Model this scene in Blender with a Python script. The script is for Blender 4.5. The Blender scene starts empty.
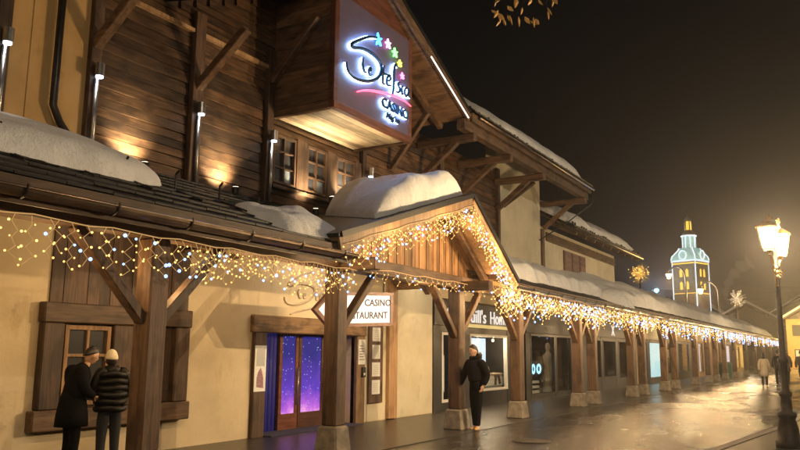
import bpy, math, random
from mathutils import Vector, Matrix, noise
from math import radians, sin, cos, pi, sqrt, atan2
random.seed(7)
sc = bpy.context.scene
COL = sc.collection

# ------------------------------------------------------------------ camera
def make_camera():
    p, y, r = radians(9.55), radians(31), radians(-.55)
    F = Vector((-sin(y)*cos(p), cos(y)*cos(p), sin(p)))
    R0 = Vector((cos(y), sin(y), 0)); U0 = R0.cross(F)
    R = R0*cos(r) - U0*sin(r); U = R.cross(F)
    cd = bpy.data.cameras.new('camera'); cam = bpy.data.objects.new('camera', cd); COL.objects.link(cam)
    m = Matrix((R, U, -F)).transposed().to_4x4(); m.translation = (0, 0, 1.6)
    cam.matrix_world = m
    cd.lens = 33.75; cd.sensor_width = 36; cd.clip_end = 3000; cd.clip_start = .05
    sc.camera = cam
make_camera()

# ------------------------------------------------------------------ night sky, moon, exposure
w = bpy.data.worlds.new('World'); sc.world = w; w.use_nodes = True
nt = w.node_tree; bg = nt.nodes['Background']
sky = nt.nodes.new('ShaderNodeTexSky'); sky.sky_type = 'NISHITA'; sky.sun_disc = False
sky.sun_elevation = radians(-3); sky.sun_rotation = radians(200)
nt.links.new(sky.outputs[0], bg.inputs[0]); bg.inputs[1].default_value = .02
sl = bpy.data.lights.new('moon', 'SUN'); sl.energy = .012; sl.angle = radians(.5); sl.color = (.8, .88, 1)
so = bpy.data.objects.new('moon', sl); so.rotation_euler = (radians(48), 0, radians(60)); COL.objects.link(so)
sc.view_settings.view_transform = 'Standard'; sc.view_settings.look = 'None'
sc.view_settings.exposure = .32; sc.view_settings.gamma = 1
sc.render.engine = 'CYCLES'
sc.cycles.use_denoising = True
sc.cycles.max_bounces = 6; sc.cycles.volume_bounces = 0; sc.cycles.transparent_max_bounces = 8
sc.cycles.sample_clamp_indirect = 4.0; sc.cycles.caustics_reflective = False; sc.cycles.caustics_refractive = False

# ------------------------------------------------------------------ materials
def newmat(name):
    m = bpy.data.materials.new(name); m.use_nodes = True
    return m, m.node_tree, m.node_tree.nodes['Principled BSDF']
def N(t, kind, **kw):
    n = t.nodes.new(kind)
    for k, v in kw.items():
        if k in n.inputs.keys() if isinstance(k, str) and k not in dir(n) else False: n.inputs[k].default_value = v
        else: setattr(n, k, v)
    return n
def ramp(t, fac, stops):
    r = t.nodes.new('ShaderNodeValToRGB'); e = r.color_ramp.elements
    while len(e) < len(stops): e.new(.5)
    for i, (p, c) in enumerate(stops):
        e[i].position = p; e[i].color = tuple(c)+(1,) if len(c) == 3 else c
    t.links.new(fac, r.inputs[0]); return r.outputs[0]
def noise_tex(t, scale=(1,1,1), s=5, detail=6, rough=.55, dist=0, vec=None):
    tc = t.nodes.new('ShaderNodeTexCoord'); mp = t.nodes.new('ShaderNodeMapping'); mp.inputs['Scale'].default_value = scale
    t.links.new(vec or tc.outputs['Object'], mp.inputs[0])
    n = t.nodes.new('ShaderNodeTexNoise'); n.inputs['Scale'].default_value = s; n.inputs['Detail'].default_value = detail
    n.inputs['Roughness'].default_value = rough; n.inputs['Distortion'].default_value = dist
    t.links.new(mp.outputs[0], n.inputs['Vector']); return n.outputs['Fac'], mp
def add_bump(t, b, h, strength=.3, dist=.01):
    bp = t.nodes.new('ShaderNodeBump'); bp.inputs['Strength'].default_value = strength; bp.inputs['Distance'].default_value = dist
    t.links.new(h, bp.inputs['Height']); t.links.new(bp.outputs[0], b.inputs['Normal'])
def simple(name, c, rough=.6, metal=0, var=.25, s=6, bump=.15, emis=None, es=0, spec=.5, scale=(1,1,1)):
    m, t, b = newmat(name)
    f, _ = noise_tex(t, scale, s)
    c1 = tuple(max(0, x*(1-var)) for x in c); c2 = tuple(min(1, x*(1+var)) for x in c)
    t.links.new(ramp(t, f, [(.3, c1), (.7, c2)]), b.inputs['Base Color'])
    b.inputs['Roughness'].default_value = rough; b.inputs['Metallic'].default_value = metal
    b.inputs['Specular IOR Level'].default_value = spec
    if bump: add_bump(t, b, f, bump)
    if emis: b.inputs['Emission Color'].default_value = tuple(emis)+(1,); b.inputs['Emission Strength'].default_value = es
    return m
def wood(name, c1, c2, axis, rough=.6, knots=True):
    """grain runs along axis; each object gets its own tone"""
    m, t, b = newmat(name)
    sca = [14, 14, 14]; sca[axis] = .9
    oi = t.nodes.new('ShaderNodeObjectInfo'); tc = t.nodes.new('ShaderNodeTexCoord')
    ad = t.nodes.new('ShaderNodeVectorMath'); ad.operation = 'ADD'
    sc_ = t.nodes.new('ShaderNodeVectorMath'); sc_.operation = 'SCALE'; sc_.inputs['Scale'].default_value = 37
    cb = t.nodes.new('ShaderNodeCombineXYZ')
    for k in range(3): t.links.new(oi.outputs['Random'], cb.inputs[k])
    t.links.new(cb.outputs[0], sc_.inputs[0]); t.links.new(tc.outputs['Object'], ad.inputs[0]); t.links.new(sc_.outputs[0], ad.inputs[1])
    f, _ = noise_tex(t, sca, 1.6, 8, .62, .6, ad.outputs[0])
    mid = tuple((a+b_)/2 for a, b_ in zip(c1, c2))
    col = ramp(t, f, [(.28, c1), (.5, mid), (.72, c2)])
    # blotches and knots
    k2 = [3.5, 3.5, 3.5]; k2[axis] = 1.6
    g, _ = noise_tex(t, k2, 1.5, 3, .5, 0, ad.outputs[0])
    mx = t.nodes.new('ShaderNodeMix'); mx.data_type = 'RGBA'; mx.blend_type = 'MULTIPLY'
    t.links.new(ramp(t, g, [(.36, (.35, .3, .27)), (.52, (1, 1, 1))]), mx.inputs[7]); t.links.new(col, mx.inputs[6]); mx.inputs[0].default_value = .8 if knots else .4
    hs = t.nodes.new('ShaderNodeHueSaturation'); mr = t.nodes.new('ShaderNodeMapRange')
    mr.inputs[3].default_value = .5; mr.inputs[4].default_value = 1.5
    t.links.new(oi.outputs['Random'], mr.inputs[0]); t.links.new(mr.outputs[0], hs.inputs['Value']); t.links.new(mx.outputs[2], hs.inputs['Color'])
    t.links.new(hs.outputs[0], b.inputs['Base Color']); b.inputs['Roughness'].default_value = rough
    add_bump(t, b, f, .5, .012)
    return m
def emit(name, c, s, sample=True, base=(.02, .02, .02)):
    m, t, b = newmat(name); b.inputs['Base Color'].default_value = base+(1,)
    b.inputs['Emission Color'].default_value = tuple(c)+(1,); b.inputs['Emission Strength'].default_value = s
    if not sample: m.cycles.emission_sampling = 'NONE'
    return m

M = {}
M['plank'] = wood('siding_wood', (.030, .016, .009), (.17, .09, .042), 1)
M['beamY'] = wood('timber_along', (.045, .026, .014), (.17, .098, .052), 1)
M['beamZ'] = wood('timber_upright', (.038, .021, .012), (.135, .072, .037), 2)
M['beamX'] = wood('timber_across', (.05, .027, .014), (.18, .10, .052), 0)
M['darkwood'] = wood('dark_timber', (.035, .018, .010), (.11, .06, .032), 2)
M['palewood'] = wood('pale_timber', (.22, .12, .055), (.46, .29, .15), 2, knots=False)
M['goldboard'] = wood('larch_board', (.14, .07, .028), (.36, .20, .085), 2, knots=False)
M['soffit'] = wood('soffit_board', (.30, .22, .13), (.55, .42, .27), 1, knots=False)
M['redwood'] = wood('red_stained_wood', (.09, .03, .018), (.22, .08, .045), 1, rough=.4, knots=False)
def plaster(name, c):
    m, t, b = newmat(name)
    f, _ = noise_tex(t, (1, 1, 1), .9, 8, .6); g, _ = noise_tex(t, (1, 1, 1), 16, 8, .7)
    col = ramp(t, f, [(.3, tuple(x*.74 for x in c)), (.5, tuple(x*.9 for x in c)), (.7, c)])
    d, _ = noise_tex(t, (1, 1, .35), 3.2, 7, .7)
    mx = t.nodes.new('ShaderNodeMix'); mx.data_type = 'RGBA'; mx.blend_type = 'MULTIPLY'; mx.inputs[0].default_value = 1
    t.links.new(col, mx.inputs[6]); t.links.new(ramp(t, d, [(.26, (.74, .69, .62)), (.42, (1, 1, 1))]), mx.inputs[7]); t.links.new(mx.outputs[2], b.inputs['Base Color'])
    b.inputs['Roughness'].default_value = .9; add_bump(t, b, g, .45, .012); return m
M['plaster'] = plaster('cream_render', (.68, .56, .37))
M['plaster_pale'] = plaster('pale_render', (.72, .65, .48))
M['plaster_gold'] = plaster('ochre_render', (.56, .35, .14))
def snowmat():
    m, t, b = newmat('snow')
    f, _ = noise_tex(t, (1, 1, 1), 2.2, 10, .65); g, _ = noise_tex(t, (1, 1, 1), 30, 4, .6)
    d, _ = noise_tex(t, (1, 1, 3), 6, 8, .75)
    mx = t.nodes.new('ShaderNodeMix'); mx.data_type = 'RGBA'; mx.blend_type = 'MULTIPLY'; mx.inputs[0].default_value = 1
    t.links.new(ramp(t, f, [(.25, (.80, .79, .77)), (.6, (.92, .92, .92))]), mx.inputs[6]); t.links.new(ramp(t, d, [(.28, (.72, .69, .65)), (.42, (1, 1, 1))]), mx.inputs[7]); t.links.new(mx.outputs[2], b.inputs['Base Color'])
    b.inputs['Roughness'].default_value = .75; b.inputs['Subsurface Weight'].default_value = .0
    mxm = t.nodes.new('ShaderNodeMath'); mxm.operation = 'MULTIPLY_ADD'; mxm.inputs[1].default_value = .25
    t.links.new(g, mxm.inputs[0]); t.links.new(f, mxm.inputs[2]); add_bump(t, b, mxm.outputs[0], .9, .07); return m
M['snow'] = snowmat()
M['slate'] = simple('dark_roof_tile', (.009, .008, .0075), .5, 0, .5, 8, .4, spec=.3)
M['zinc'] = simple('copper_gutter', (.12, .085, .06), .33, .8, .3, 3, .1)
M['iron'] = simple('black_iron', (.03, .024, .02), .38, .6, .3, 20, .15)
M['lampgold'] = simple('bronze_iron', (.40, .24, .08), .35, .7, .3, 20, .15)
M['pipe'] = simple('dark_downpipe', (.035, .03, .028), .35, .5, .3, 9, .1)
M['steel'] = simple('brushed_steel', (.4, .38, .36), .3, .9, .1, 20, .05)
M['stone'] = simple('post_stone', (.20, .17, .135), .85, 0, .4, 7, .5)
M['blackpaint'] = simple('black_paint', (.012, .012, .013), .4, 0, .2, 10, .05)
M['greypaint'] = simple('grey_paint', (.035, .035, .038), .5, 0, .15, 10, .05)
M['white'] = simple('white_paint', (.72, .70, .66), .5, 0, .08, 10, .05)
M['paper'] = simple('paper', (.75, .75, .73), .6, 0, .1, 25, .02)
M['ink'] = simple('ink', (.05, .04, .05), .6, 0, .2, 20, 0)
M['inkpink'] = simple('poster_mauve', (.3, .16, .2), .6, 0, .5, 30, 0)
def glass(name, c=(.02, .022, .025), r=.06):
    m, t, b = newmat(name); b.inputs['Base Color'].default_value = c+(1,); b.inputs['Roughness'].default_value = r
    b.inputs['Specular IOR Level'].default_value = .8; return m
M['darkglass'] = glass('dark_glass')
def clearglass():
    m, t, b = newmat('shop_glass'); 
    tr = t.nodes.new('ShaderNodeBsdfTransparent'); gl = t.nodes.new('ShaderNodeBsdfGlossy'); gl.inputs['Roughness'].default_value = .03
    lw = t.nodes.new('ShaderNodeLayerWeight'); lw.inputs[0].default_value = .5
    pw = t.nodes.new('ShaderNodeMath'); pw.operation = 'POWER'; pw.inputs[1].default_value = 4; t.links.new(lw.outputs['Facing'], pw.inputs[0])
    fr = t.nodes.new('ShaderNodeMath'); fr.operation = 'MULTIPLY_ADD'; fr.inputs[1].default_value = .45; fr.inputs[2].default_value = .03; t.links.new(pw.outputs[0], fr.inputs[0]); mx = t.nodes.new('ShaderNodeMixShader')
    tr.inputs[0].default_value = (.9, .92, .92, 1)
    t.links.new(fr.outputs[0], mx.inputs[0]); t.links.new(tr.outputs[0], mx.inputs[1]); t.links.new(gl.outputs[0], mx.inputs[2])
    t.links.new(mx.outputs[0], t.nodes['Material Output'].inputs[0]); return m
M['clearglass'] = clearglass()
# people
M['skin'] = simple('skin', (.50, .30, .20), .5, 0, .06, 20, .02)
M['hair'] = simple('dark_hair', (.015, .010, .008), .45, 0, .3, 60, .4, scale=(1, 1, .2))
M['blackcloth'] = simple('black_cloth', (.005, .005, .006), .9, 0, .3, 30, .3, spec=.12)
M['puffer'] = simple('glossy_black_nylon', (.006, .005, .005), .5, 0, .3, 6, .4, spec=.25)
M['knit'] = simple('cream_knit', (.72, .66, .50), .9, 0, .15, 60, .5)
M['palecoat'] = simple('pale_coat', (.52, .44, .33), .85, 0, .15, 20, .2)
M['browncoat'] = simple('brown_coat', (.06, .04, .03), .85, 0, .2, 20, .2)
M['tanshoe'] = simple('tan_leather', (.55, .33, .12), .5, 0, .15, 20, .1)
M['jean'] = simple('dark_denim', (.02, .022, .03), .85, 0, .2, 40, .2)
# lights
M['bulb_warm'] = emit('warm_bulb', (1, .52, .14), 2.3, False)
M['bulb_cool'] = emit('cool_bulb', (.22, .42, 1), 3.2, False)
M['wire'] = emit('glowing_wire', (1, .58, .2), .3, False, (.5, .35, .2))  # wire glows by itself in place of light from its bulbs
M['lampglass'] = emit('lantern_glass', (1, .86, .62), 6.0, True)

# wet asphalt
def asphalt():
    m, t, b = newmat('wet_asphalt')
    big, _ = noise_tex(t, (1, .45, 1), .55, 5, .6, .8)
    mid, _ = noise_tex(t, (1, .6, 1), 2.6, 6, .65)
    fine, _ = noise_tex(t, (1, 1, 1), 45, 3, .8)
    t.links.new(ramp(t, mid, [(.3, (.008, .007, .006)), (.7, (.022, .019, .016))]), b.inputs['Base Color'])
    a = t.nodes.new('ShaderNodeMath'); a.operation = 'MULTIPLY_ADD'; a.inputs[1].default_value = .35
    t.links.new(mid, a.inputs[0]); t.links.new(big, a.inputs[2])
    t.links.new(ramp(t, a.outputs[0], [(.46, (.07,)*3), (.58, (.15,)*3), (.80, (.33,)*3)]), b.inputs['Roughness'])
    b.inputs['Specular IOR Level'].default_value = 1.0
    h = t.nodes.new('ShaderNodeMath'); h.operation = 'MULTIPLY_ADD'; h.inputs[1].default_value = .30
    t.links.new(fine, h.inputs[0]); t.links.new(a.outputs[0], h.inputs[2]); add_bump(t, b, h.outputs[0], .8, .022)
    return m
M['asphalt'] = asphalt()
M['paving'] = simple('pavement_stone', (.035, .031, .027), .32, 0, .35, 4, .3)
M['kerb'] = simple('kerb_stone', (.06, .052, .045), .5, 0, .3, 5, .3)

# ------------------------------------------------------------------ geometry helpers
def rootloc(o):
    while o.parent: o = o.parent
    return Vector(o.location)
def tag(o, label=None, cat=None, group=None, kind=None):
    if label: o['label'] = label
    if cat: o['category'] = cat
    if group: o['group'] = group
    if kind: o['kind'] = kind
    return o
def thing(name, label, cat, loc=(0, 0, 0), group=None):
    o = bpy.data.objects.new(name, None); o.location = loc; COL.objects.link(o); o.empty_display_size = .2
    return tag(o, label, cat, group)
class MB:
    def ball(s, c, r): return s.lathe(c, [(-r, r*.05), (-r*.7, r*.7), (0, r), (r*.7, r*.7), (r, r*.05)], 6)
    def __init__(s): s.v = []; s.f = []
    def add(s, vs, fs):
        n = len(s.v); s.v += [tuple(v) for v in vs]; s.f += [tuple(i+n for i in f) for f in fs]; return s
    def hexa(s, c): return s.add(c, [(0,3,2,1),(4,5,6,7),(0,1,5,4),(1,2,6,5),(2,3,7,6),(3,0,4,7)])
    def box(s, x0, x1, y0, y1, z0, z1):
        return s.hexa([(x0,y0,z0),(x1,y0,z0),(x1,y1,z0),(x0,y1,z0),(x0,y0,z1),(x1,y0,z1),(x1,y1,z1),(x0,y1,z1)])
    def beam(s, p, q, w_, h_, up=(0, 0, 1)):
        p, q = Vector(p), Vector(q); d = (q-p).normalized(); u = Vector(up)
        if abs(d.dot(u)) > .98: u = Vector((1, 0, 0))
        r = d.cross(u).normalized()*w_/2; u2 = r.cross(d).normalized()*h_/2
        return s.hexa([p-r-u2, p+r-u2, p+r+u2, p-r+u2, q-r-u2, q+r-u2, q+r+u2, q-r+u2][0:4] and [p-r-u2, q-r-u2, q+r-u2, p+r-u2, p-r+u2, q-r+u2, q+r+u2, p+r+u2])
    def tube(s, pts, r, n=8, cap=True):
        pts = [Vector(p) for p in pts]; rs = r if isinstance(r, (list, tuple)) else [r]*len(pts)
        prev = None; rings = []
        for i, p in enumerate(pts):
            d = (pts[min(i+1, len(pts)-1)]-pts[max(i-1, 0)])
            d = d.normalized() if d.length > 1e-9 else Vector((0, 0, 1))
            a = prev if prev is not None else (Vector((1, 0, 0)) if abs(d.x) < .9 else Vector((0, 1, 0)))
            a = (a-d*a.dot(d)); a = a.normalized() if a.length > 1e-6 else d.orthogonal().normalized()
            prev = a; b_ = d.cross(a)
            rings.append([p+a*cos(2*pi*k/n)*rs[i]+b_*sin(2*pi*k/n)*rs[i] for k in range(n)])
        vs = [v for rr in rings for v in rr]; fs = []
        for i in range(len(pts)-1):
            for k in range(n): fs.append((i*n+k, i*n+(k+1) % n, (i+1)*n+(k+1) % n, (i+1)*n+k))
        if cap: fs.append(tuple(range(n))[::-1]); fs.append(tuple((len(pts)-1)*n+k for k in range(n)))
        return s.add(vs, fs)
    def lathe(s, c, prof, n=16):
        vs = []; fs = []
        for z, r in prof:
            for k in range(n): vs.append((c[0]+cos(2*pi*k/n)*r, c[1]+sin(2*pi*k/n)*r, c[2]+z))
        for i in range(len(prof)-1):
            for k in range(n): fs.append((i*n+k, i*n+(k+1) % n, (i+1)*n+(k+1) % n, (i+1)*n+k))
        fs.append(tuple(range(n))[::-1]); fs.append(tuple((len(prof)-1)*n+k for k in range(n)))
        return s.add(vs, fs)
    def prism(s, poly, d):
        """closed polygon (3-D points) extruded by vector d"""
        n = len(poly); a = [Vector(p) for p in poly]; d = Vector(d)
        fs = [tuple(range(n))[::-1], tuple(range(n, 2*n))]+[(k, (k+1) % n, n+(k+1) % n, n+k) for k in range(n)]
        return s.add(a+[p+d for p in a], fs)
    def octa(s, c, r):
        x, y, z = c
        return s.add([(x+r,y,z),(x-r,y,z),(x,y+r,z),(x,y-r,z),(x,y,z+r),(x,y,z-r)],
                     [(0,2,4),(2,1,4),(1,3,4),(3,0,4),(2,0,5),(1,2,5),(3,1,5),(0,3,5)])
    def build(s, name, mat, parent=None, smooth=False, bevel=0, **t):
        me = bpy.data.meshes.new(name)
        off = rootloc(parent) if parent else Vector((0, 0, 0))
        me.from_pydata([tuple(Vector(v)-off) for v in s.v], [], s.f); me.update()
        if isinstance(mat, (list, tuple)):
            for m_ in mat: me.materials.append(m_)
        else: me.materials.append(mat)
        o = bpy.data.objects.new(name, me); COL.objects.link(o)
        if parent: o.parent = parent
        if smooth: me.polygons.foreach_set('use_smooth', [True]*len(me.polygons))
        if bevel:
            b = o.modifiers.new('bevel', 'BEVEL'); b.width = bevel; b.segments = 1; b.limit_method = 'ANGLE'
        if t: tag(o, **t)
        return o
def fix_normals(o):
    import bmesh
    bm = bmesh.new(); bm.from_mesh(o.data); bmesh.ops.recalc_face_normals(bm, faces=bm.faces); bm.to_mesh(o.data); bm.free()
def point(name, loc, e, c=(1, .6, .28), r=.1, parent=None):
    l = bpy.data.lights.new(name, 'POINT'); l.energy = e; l.color = c; l.shadow_soft_size = min(r, .014)
    o = bpy.data.objects.new(name, l); COL.objects.link(o)
    if parent: o.parent = parent; o.location = Vector(loc)-rootloc(parent)
    else: o.location = loc
    return o
def spot(name, loc, target, e, c, ang, blend=.4, r=.03, parent=None):
    l = bpy.data.lights.new(name, 'SPOT'); l.energy = e; l.color = c; l.spot_size = radians(ang); l.spot_blend = blend; l.shadow_soft_size = r
    o = bpy.data.objects.new(name, l); COL.objects.link(o)
    o.rotation_euler = (Vector(target)-Vector(loc)).to_track_quat('-Z', 'Y').to_euler()
    o.location = Vector(loc)-(rootloc(parent) if parent else Vector((0, 0, 0)))
    if parent: o.parent = parent
    return o
def text_mb(txt, size, P, right, up, depth=.01, bold=0.0, sx=1.0, shear=0):
    """flat lettering as geometry; P lower left, right/up unit vectors"""
    c = bpy.data.curves.new('t', 'FONT'); c.body = txt; c.size = size; c.extrude = depth/2; c.resolution_u = 3; c.offset = bold; c.shear = shear
    o = bpy.data.objects.new('t', c); COL.objects.link(o)
    me = bpy.data.meshes.new_from_object(o.evaluated_get(bpy.context.evaluated_depsgraph_get()))
    P, R, U = Vector(P), Vector(right), Vector(up); Nn = R.cross(U)
    mb = MB(); mb.add([P+R*v.co.x*sx+U*v.co.y+Nn*v.co.z for v in me.vertices], [tuple(p.vertices) for p in me.polygons])
    bpy.data.objects.remove(o); bpy.data.curves.remove(c); bpy.data.meshes.remove(me)
    return mb
YV, ZV = Vector((0, 1, 0)), Vector((0, 0, 1))
def copy_tree(o, parent=None):
    c = o.copy(); COL.objects.link(c); c.parent = parent
    for ch in [x for x in o.children]: copy_tree(ch, c)
    return c
FX = -9.6          # facade plane
PX = -7.25         # arcade post line

# ------------------------------------------------------------------ ground
def sheet(name, x0, x1, y0, y1, z, mat, nx=1, ny=1):
    mb = MB(); vs = [(x0+(x1-x0)*i/nx, y0+(y1-y0)*j/ny, z) for j in range(ny+1) for i in range(nx+1)]
    mb.add(vs, [(j*(nx+1)+i, j*(nx+1)+i+1, (j+1)*(nx+1)+i+1, (j+1)*(nx+1)+i) for j in range(ny) for i in range(nx)])
    return mb.build(name, mat, kind='structure')
g = MB(); g.box(-400, 400, -60, 700, -.6, 0); g.build('street', M['asphalt'], kind='structure')
MB().box(-9.6, -6.75, -4, 95, -.05, .012).build('arcade_pavement', M['paving'], kind='structure')
# the pavement on the street side with its kerb, which bends very slightly
mb = MB(); mb.prism([(-1.95, -20, 0), (-1.95, 13, 0), (-1.25, 19, 0), (-.2, 95, 0), (14, 95, 0), (14, -20, 0)][::1], (0, 0, .11)); o = mb.build('pavement', M['paving'], kind='structure'); fix_normals(o)
def kerb_x(y): return -1.95 if y < 13 else (-1.95+.7*(y-13)/6 if y < 19 else -1.25+1.05*(y-19)/76)
kerb = tag(bpy.data.objects.new('kerb', None), kind='structure'); COL.objects.link(kerb)
yy = 6.0
while yy < 40:
    mb = MB(); a, b_ = kerb_x(yy)-.006, kerb_x(yy+.98)-.006
    mb.prism([(a, yy, 0), (b_, yy+.98, 0), (b_-.16, yy+.98, 0), (a-.16, yy, 0)], (0, 0, .12)); o = mb.build('kerb_stone', M['kerb'], kerb); fix_normals(o); yy += 1
mb = MB(); mb.prism([(kerb_x(40), 40, 0), (kerb_x(95), 95, 0), (kerb_x(95)-.16, 95, 0), (kerb_x(40)-.16, 40, 0)], (0, 0, .12)); o = mb.build('kerb_run', M['kerb'], kerb); fix_normals(o)
def manhole(x, y, lab):
    t = thing('manhole_cover', lab, 'manhole cover', (x, y, 0), 'manhole covers')
    MB().lathe((x, y, 0), [(.001, .36), (.008, .36), (.008, .33)], 24).build('frame_ring', M['iron'], t)
    MB().lathe((x, y, 0), [(.002, .31), (.012, .31), (.012, .28)], 24).build('lid', M['iron'], t)
manhole(-5.2, 13.4, 'round iron manhole cover in the wet street before the man at the post')

# ------------------------------------------------------------------ distant hills
def hills():
    mb = MB(); n = 60; rows = 7; vs = []; fs = []
    for j in range(rows):
        r = 210+j*55
        for i in range(n):
            a = radians(-35+i*90/(n-1)); x, y = sin(a)*r, cos(a)*r
            h = (j/(rows-1))**1.1*(46+20*noise.noise(Vector((a*2.3, 0, 3)))+9*noise.noise(Vector((a*8, j*.6, 1))))+noise.noise(Vector((a*20, j, 5)))*3
            vs.append((x, y, max(-.3, h-.5) if j else -.3))
    for j in range(rows-1):
        for i in range(n-1): fs.append((j*n+i, j*n+i+1, (j+1)*n+i+1, (j+1)*n+i))
    mb.add(vs, fs)
    m = simple('snowy_forest_slope', (.12, .12, .125), .9, 0, .8, .06, 0)
    mb.build('hills', m, smooth=True, kind='structure')
hills()

# ------------------------------------------------------------------ the chalet with the casino
chalet = thing('chalet_building', 'timber and cream plaster chalet with the lit casino sign box under its gable', 'building', (FX, 10, 0))
mb = MB()
mb.box(FX-.4, FX, -4, 6.95, 0, 4.55)                       # left of the small window and behind it
mb.box(FX-.4, FX, 6.95, 11.0, 0, 4.25)
mb.box(FX-.4, FX, 11.0, 14.05, 1.95, 4.25)
mb.box(FX-.4, FX, 14.05, 17.7, 0, 4.25)
mb.box(FX-.4, FX, 17.7, 30, 3.05, 4.25)
mb.build('ground_floor_wall', M['plaster'], chalet)
MB().box(FX-.4, FX, -4, 6.95, 4.55, 9.4).build('upper_plaster_wall', M['plaster_gold'], chalet)
mb = MB(); mb.box(FX-.4, FX-.06, 6.95, 22.1, 4.25, 7.4)
mb.prism([(FX-.4, 8.1, 7.4), (FX-.4, 16.4, 7.4), (FX-.4, 12.25, 9.38)], (.34, 0, 0)); o = mb.build('upper_backing_wall', M['darkwood'], chalet); fix_normals(o)
MB().box(FX-.4, FX, 22.1, 26.0, 4.25, 9.0).build('end_plaster_wall', M['plaster_pale'], chalet)
# siding planks, one by one
def siding(y0, y1, z0, z1, hgt=.175, skip=None, gable=False):
    z = z0; r = 0
    while z < z1-.02:
        a, b_ = y0, y1
        if gable:
            a = max(a, 12.25-(9.2-z)/.47); b_ = min(b_, 12.25+(9.2-z)/.47)
        h = min(hgt*random.uniform(.8, 1.25), z1-z)
        if b_-a > .2:
            spans = [(a, b_)]
            if b_-a > 4.2:
                m_ = a+(b_-a)*(.35+.3*((r*7) % 5)/5); spans = [(a, m_), (m_, b_)]
            for (p, q) in spans:
                pr = .022*random.random()
                mb = MB(); x0 = FX-.06
                mb.hexa([(x0, p+.002, z), (x0+.05+pr, p+.002, z), (x0+.05+pr, q-.002, z), (x0, q-.002, z),
                         (x0, p+.002, z+h-.008), (x0+.026+pr, p+.002, z+h-.008), (x0+.026+pr, q-.002, z+h-.008), (x0, q-.002, z+h-.008)])
                mb.build('plank', M['plank'], chalet)
        z += h; r += 1
siding(6.97, 8.8, 4.27, 7.45); siding(9.06, 10.75, 4.27, 7.45)
siding(10.95, 14.05, 4.27, 4.80)
siding(10.95, 14.05, 5.9, 6.14)
siding(14.05, 22.08, 4.27, 7.4)
siding(8.1, 16.4, 7.45, 9.1, gable=True)
# corner and wall posts
for y, w_ in ((5.42, .2), (6.86, .18), (8.93, .24), (10.85, .18), (14.2, .16), (18.1, .22), (22.05, .16)):
    MB().box(FX-.02, FX+.10, y-w_/2, y+w_/2, 4.3, 7.5).build('wall_post', M['darkwood'], chalet, bevel=.01)
MB().box(FX-.01, FX+.07, 6.9, 10.9, 7.10, 7.17).build('trim_batten', M['palewood'], chalet)
# first floor windows beneath the sign box
def win(y0, y1, z0, z1, lit=0):
    f = MB(); t_ = .05
    f.box(FX-.06, FX+.06, y0, y0+t_, z0, z1); f.box(FX-.06, FX+.06, y1-t_, y1, z0, z1)
    f.box(FX-.06, FX+.06, y0+t_, y1-t_, z0, z0+t_); f.box(FX-.06, FX+.06, y0+t_, y1-t_, z1-t_, z1)
    fo = f.build('window', M['beamZ'], chalet)
    n = MB(); ym = (y0+y1)/2
    n.box(FX-.04, FX+.045, ym-.018, ym+.018, z0+t_, z1-t_)
    for k in (1, 2):
        zz = z0+(z1-z0)*k/3
        n.box(FX-.04, FX+.04, y0+t_, ym-.018, zz-.015, zz+.015); n.box(FX-.04, FX+.04, ym+.018, y1-t_, zz-.015, zz+.015)
    n.build('muntin', M['beamZ'], fo)
    for c_ in range(2):
        for k in range(3):
            a = y0+t_ if c_ == 0 else ym+.018; b_ = ym-.018 if c_ == 0 else y1-t_
            MB().box(FX-.03, FX-.015, a, b_, z0+(z1-z0)*k/3+.02, z0+(z1-z0)*(k+1)/3-.02).build('pane', M['winpane_low'] if k == 0 and c_ == 1 else M['winpane'], fo)
M['winpane'] = glass('room_pane', (.05, .05, .055), .12); M['winpane_low'] = glass('lit_look_pane', (.22, .25, .28), .2)  # lit look of the lower panes put into a paler glass colour
for y0, y1 in ((11.02, 11.72), (12.08, 12.78), (13.14, 13.84)): win(y0, y1, 4.86, 5.86)
for y0, y1 in ((10.95, 11.01), (11.73, 12.07), (12.79, 13.13), (13.85, 14.1)):
    MB().box(FX-.06, FX+.075, y0, y1, 4.80, 5.9).build('window_post', M['beamZ'], chalet, bevel=.008)
MB().box(FX-.05, FX+.12, 10.96, 14.1, 4.74, 4.81).build('window_sill', M['beamY'], chalet, bevel=.008)
# sign box hanging out under the gable (boarded sides, pale soffit)
BX = -8.1; by0, by1, bz = 11.0, 13.95, 6.15
def box_side(y, s):
    z = bz+.14; k = 0
    while z < 8.4:
        MB().box(FX, BX-.10, y-.02+s*.006*(k % 2), y+.02, z, z+.245).build('side_board', M['beamX'], chalet); z += .25; k += 1
box_side(by0+.04, -1); box_side(by1-.04, 1)
mb = MB(); mb.prism([(BX-.05, by0+.14, 8.525), (BX-.05, by1-.14, 8.525), (BX-.05, 12.9, 9.05), (BX-.05, 12.25, 9.3), (BX-.05, 11.6, 9.05)], (.035, 0, 0)); o = mb.build('gable_panel', M['redwood'], chalet); fix_normals(o)
for y in (by0, by1-.14): MB().box(BX-.14, BX, y, y+.14, bz+.14, 8.58).build('box_corner_post', M['redwood'], chalet, bevel=.01)
for y in (by0, by1-.12): MB().box(FX, BX-.14, y, y+.12, bz, bz+.14).build('box_rail', M['beamX'], chalet, bevel=.01)
MB().box(BX-.13, BX+.012, by0, by1, bz, bz+.14).build('box_front_rail', M['redwood'], chalet, bevel=.01)
k = 0; x = FX+.01
while x < BX-.16:
    MB().box(x, min(x+.158, BX-.14), by0+.125, by1-.125, bz+.03+.004*(k % 2), bz+.06).build('soffit_board', M['soffit'], chalet); x += .162; k += 1
signpanel = simple('sign_panel', (.085, .065, .11), .6, 0, .12, 3, .05)
MB().box(BX-.05, BX-.01, by0+.14, by1-.14, bz+.14, 8.52).build('sign_panel', signpanel, chalet)

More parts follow.
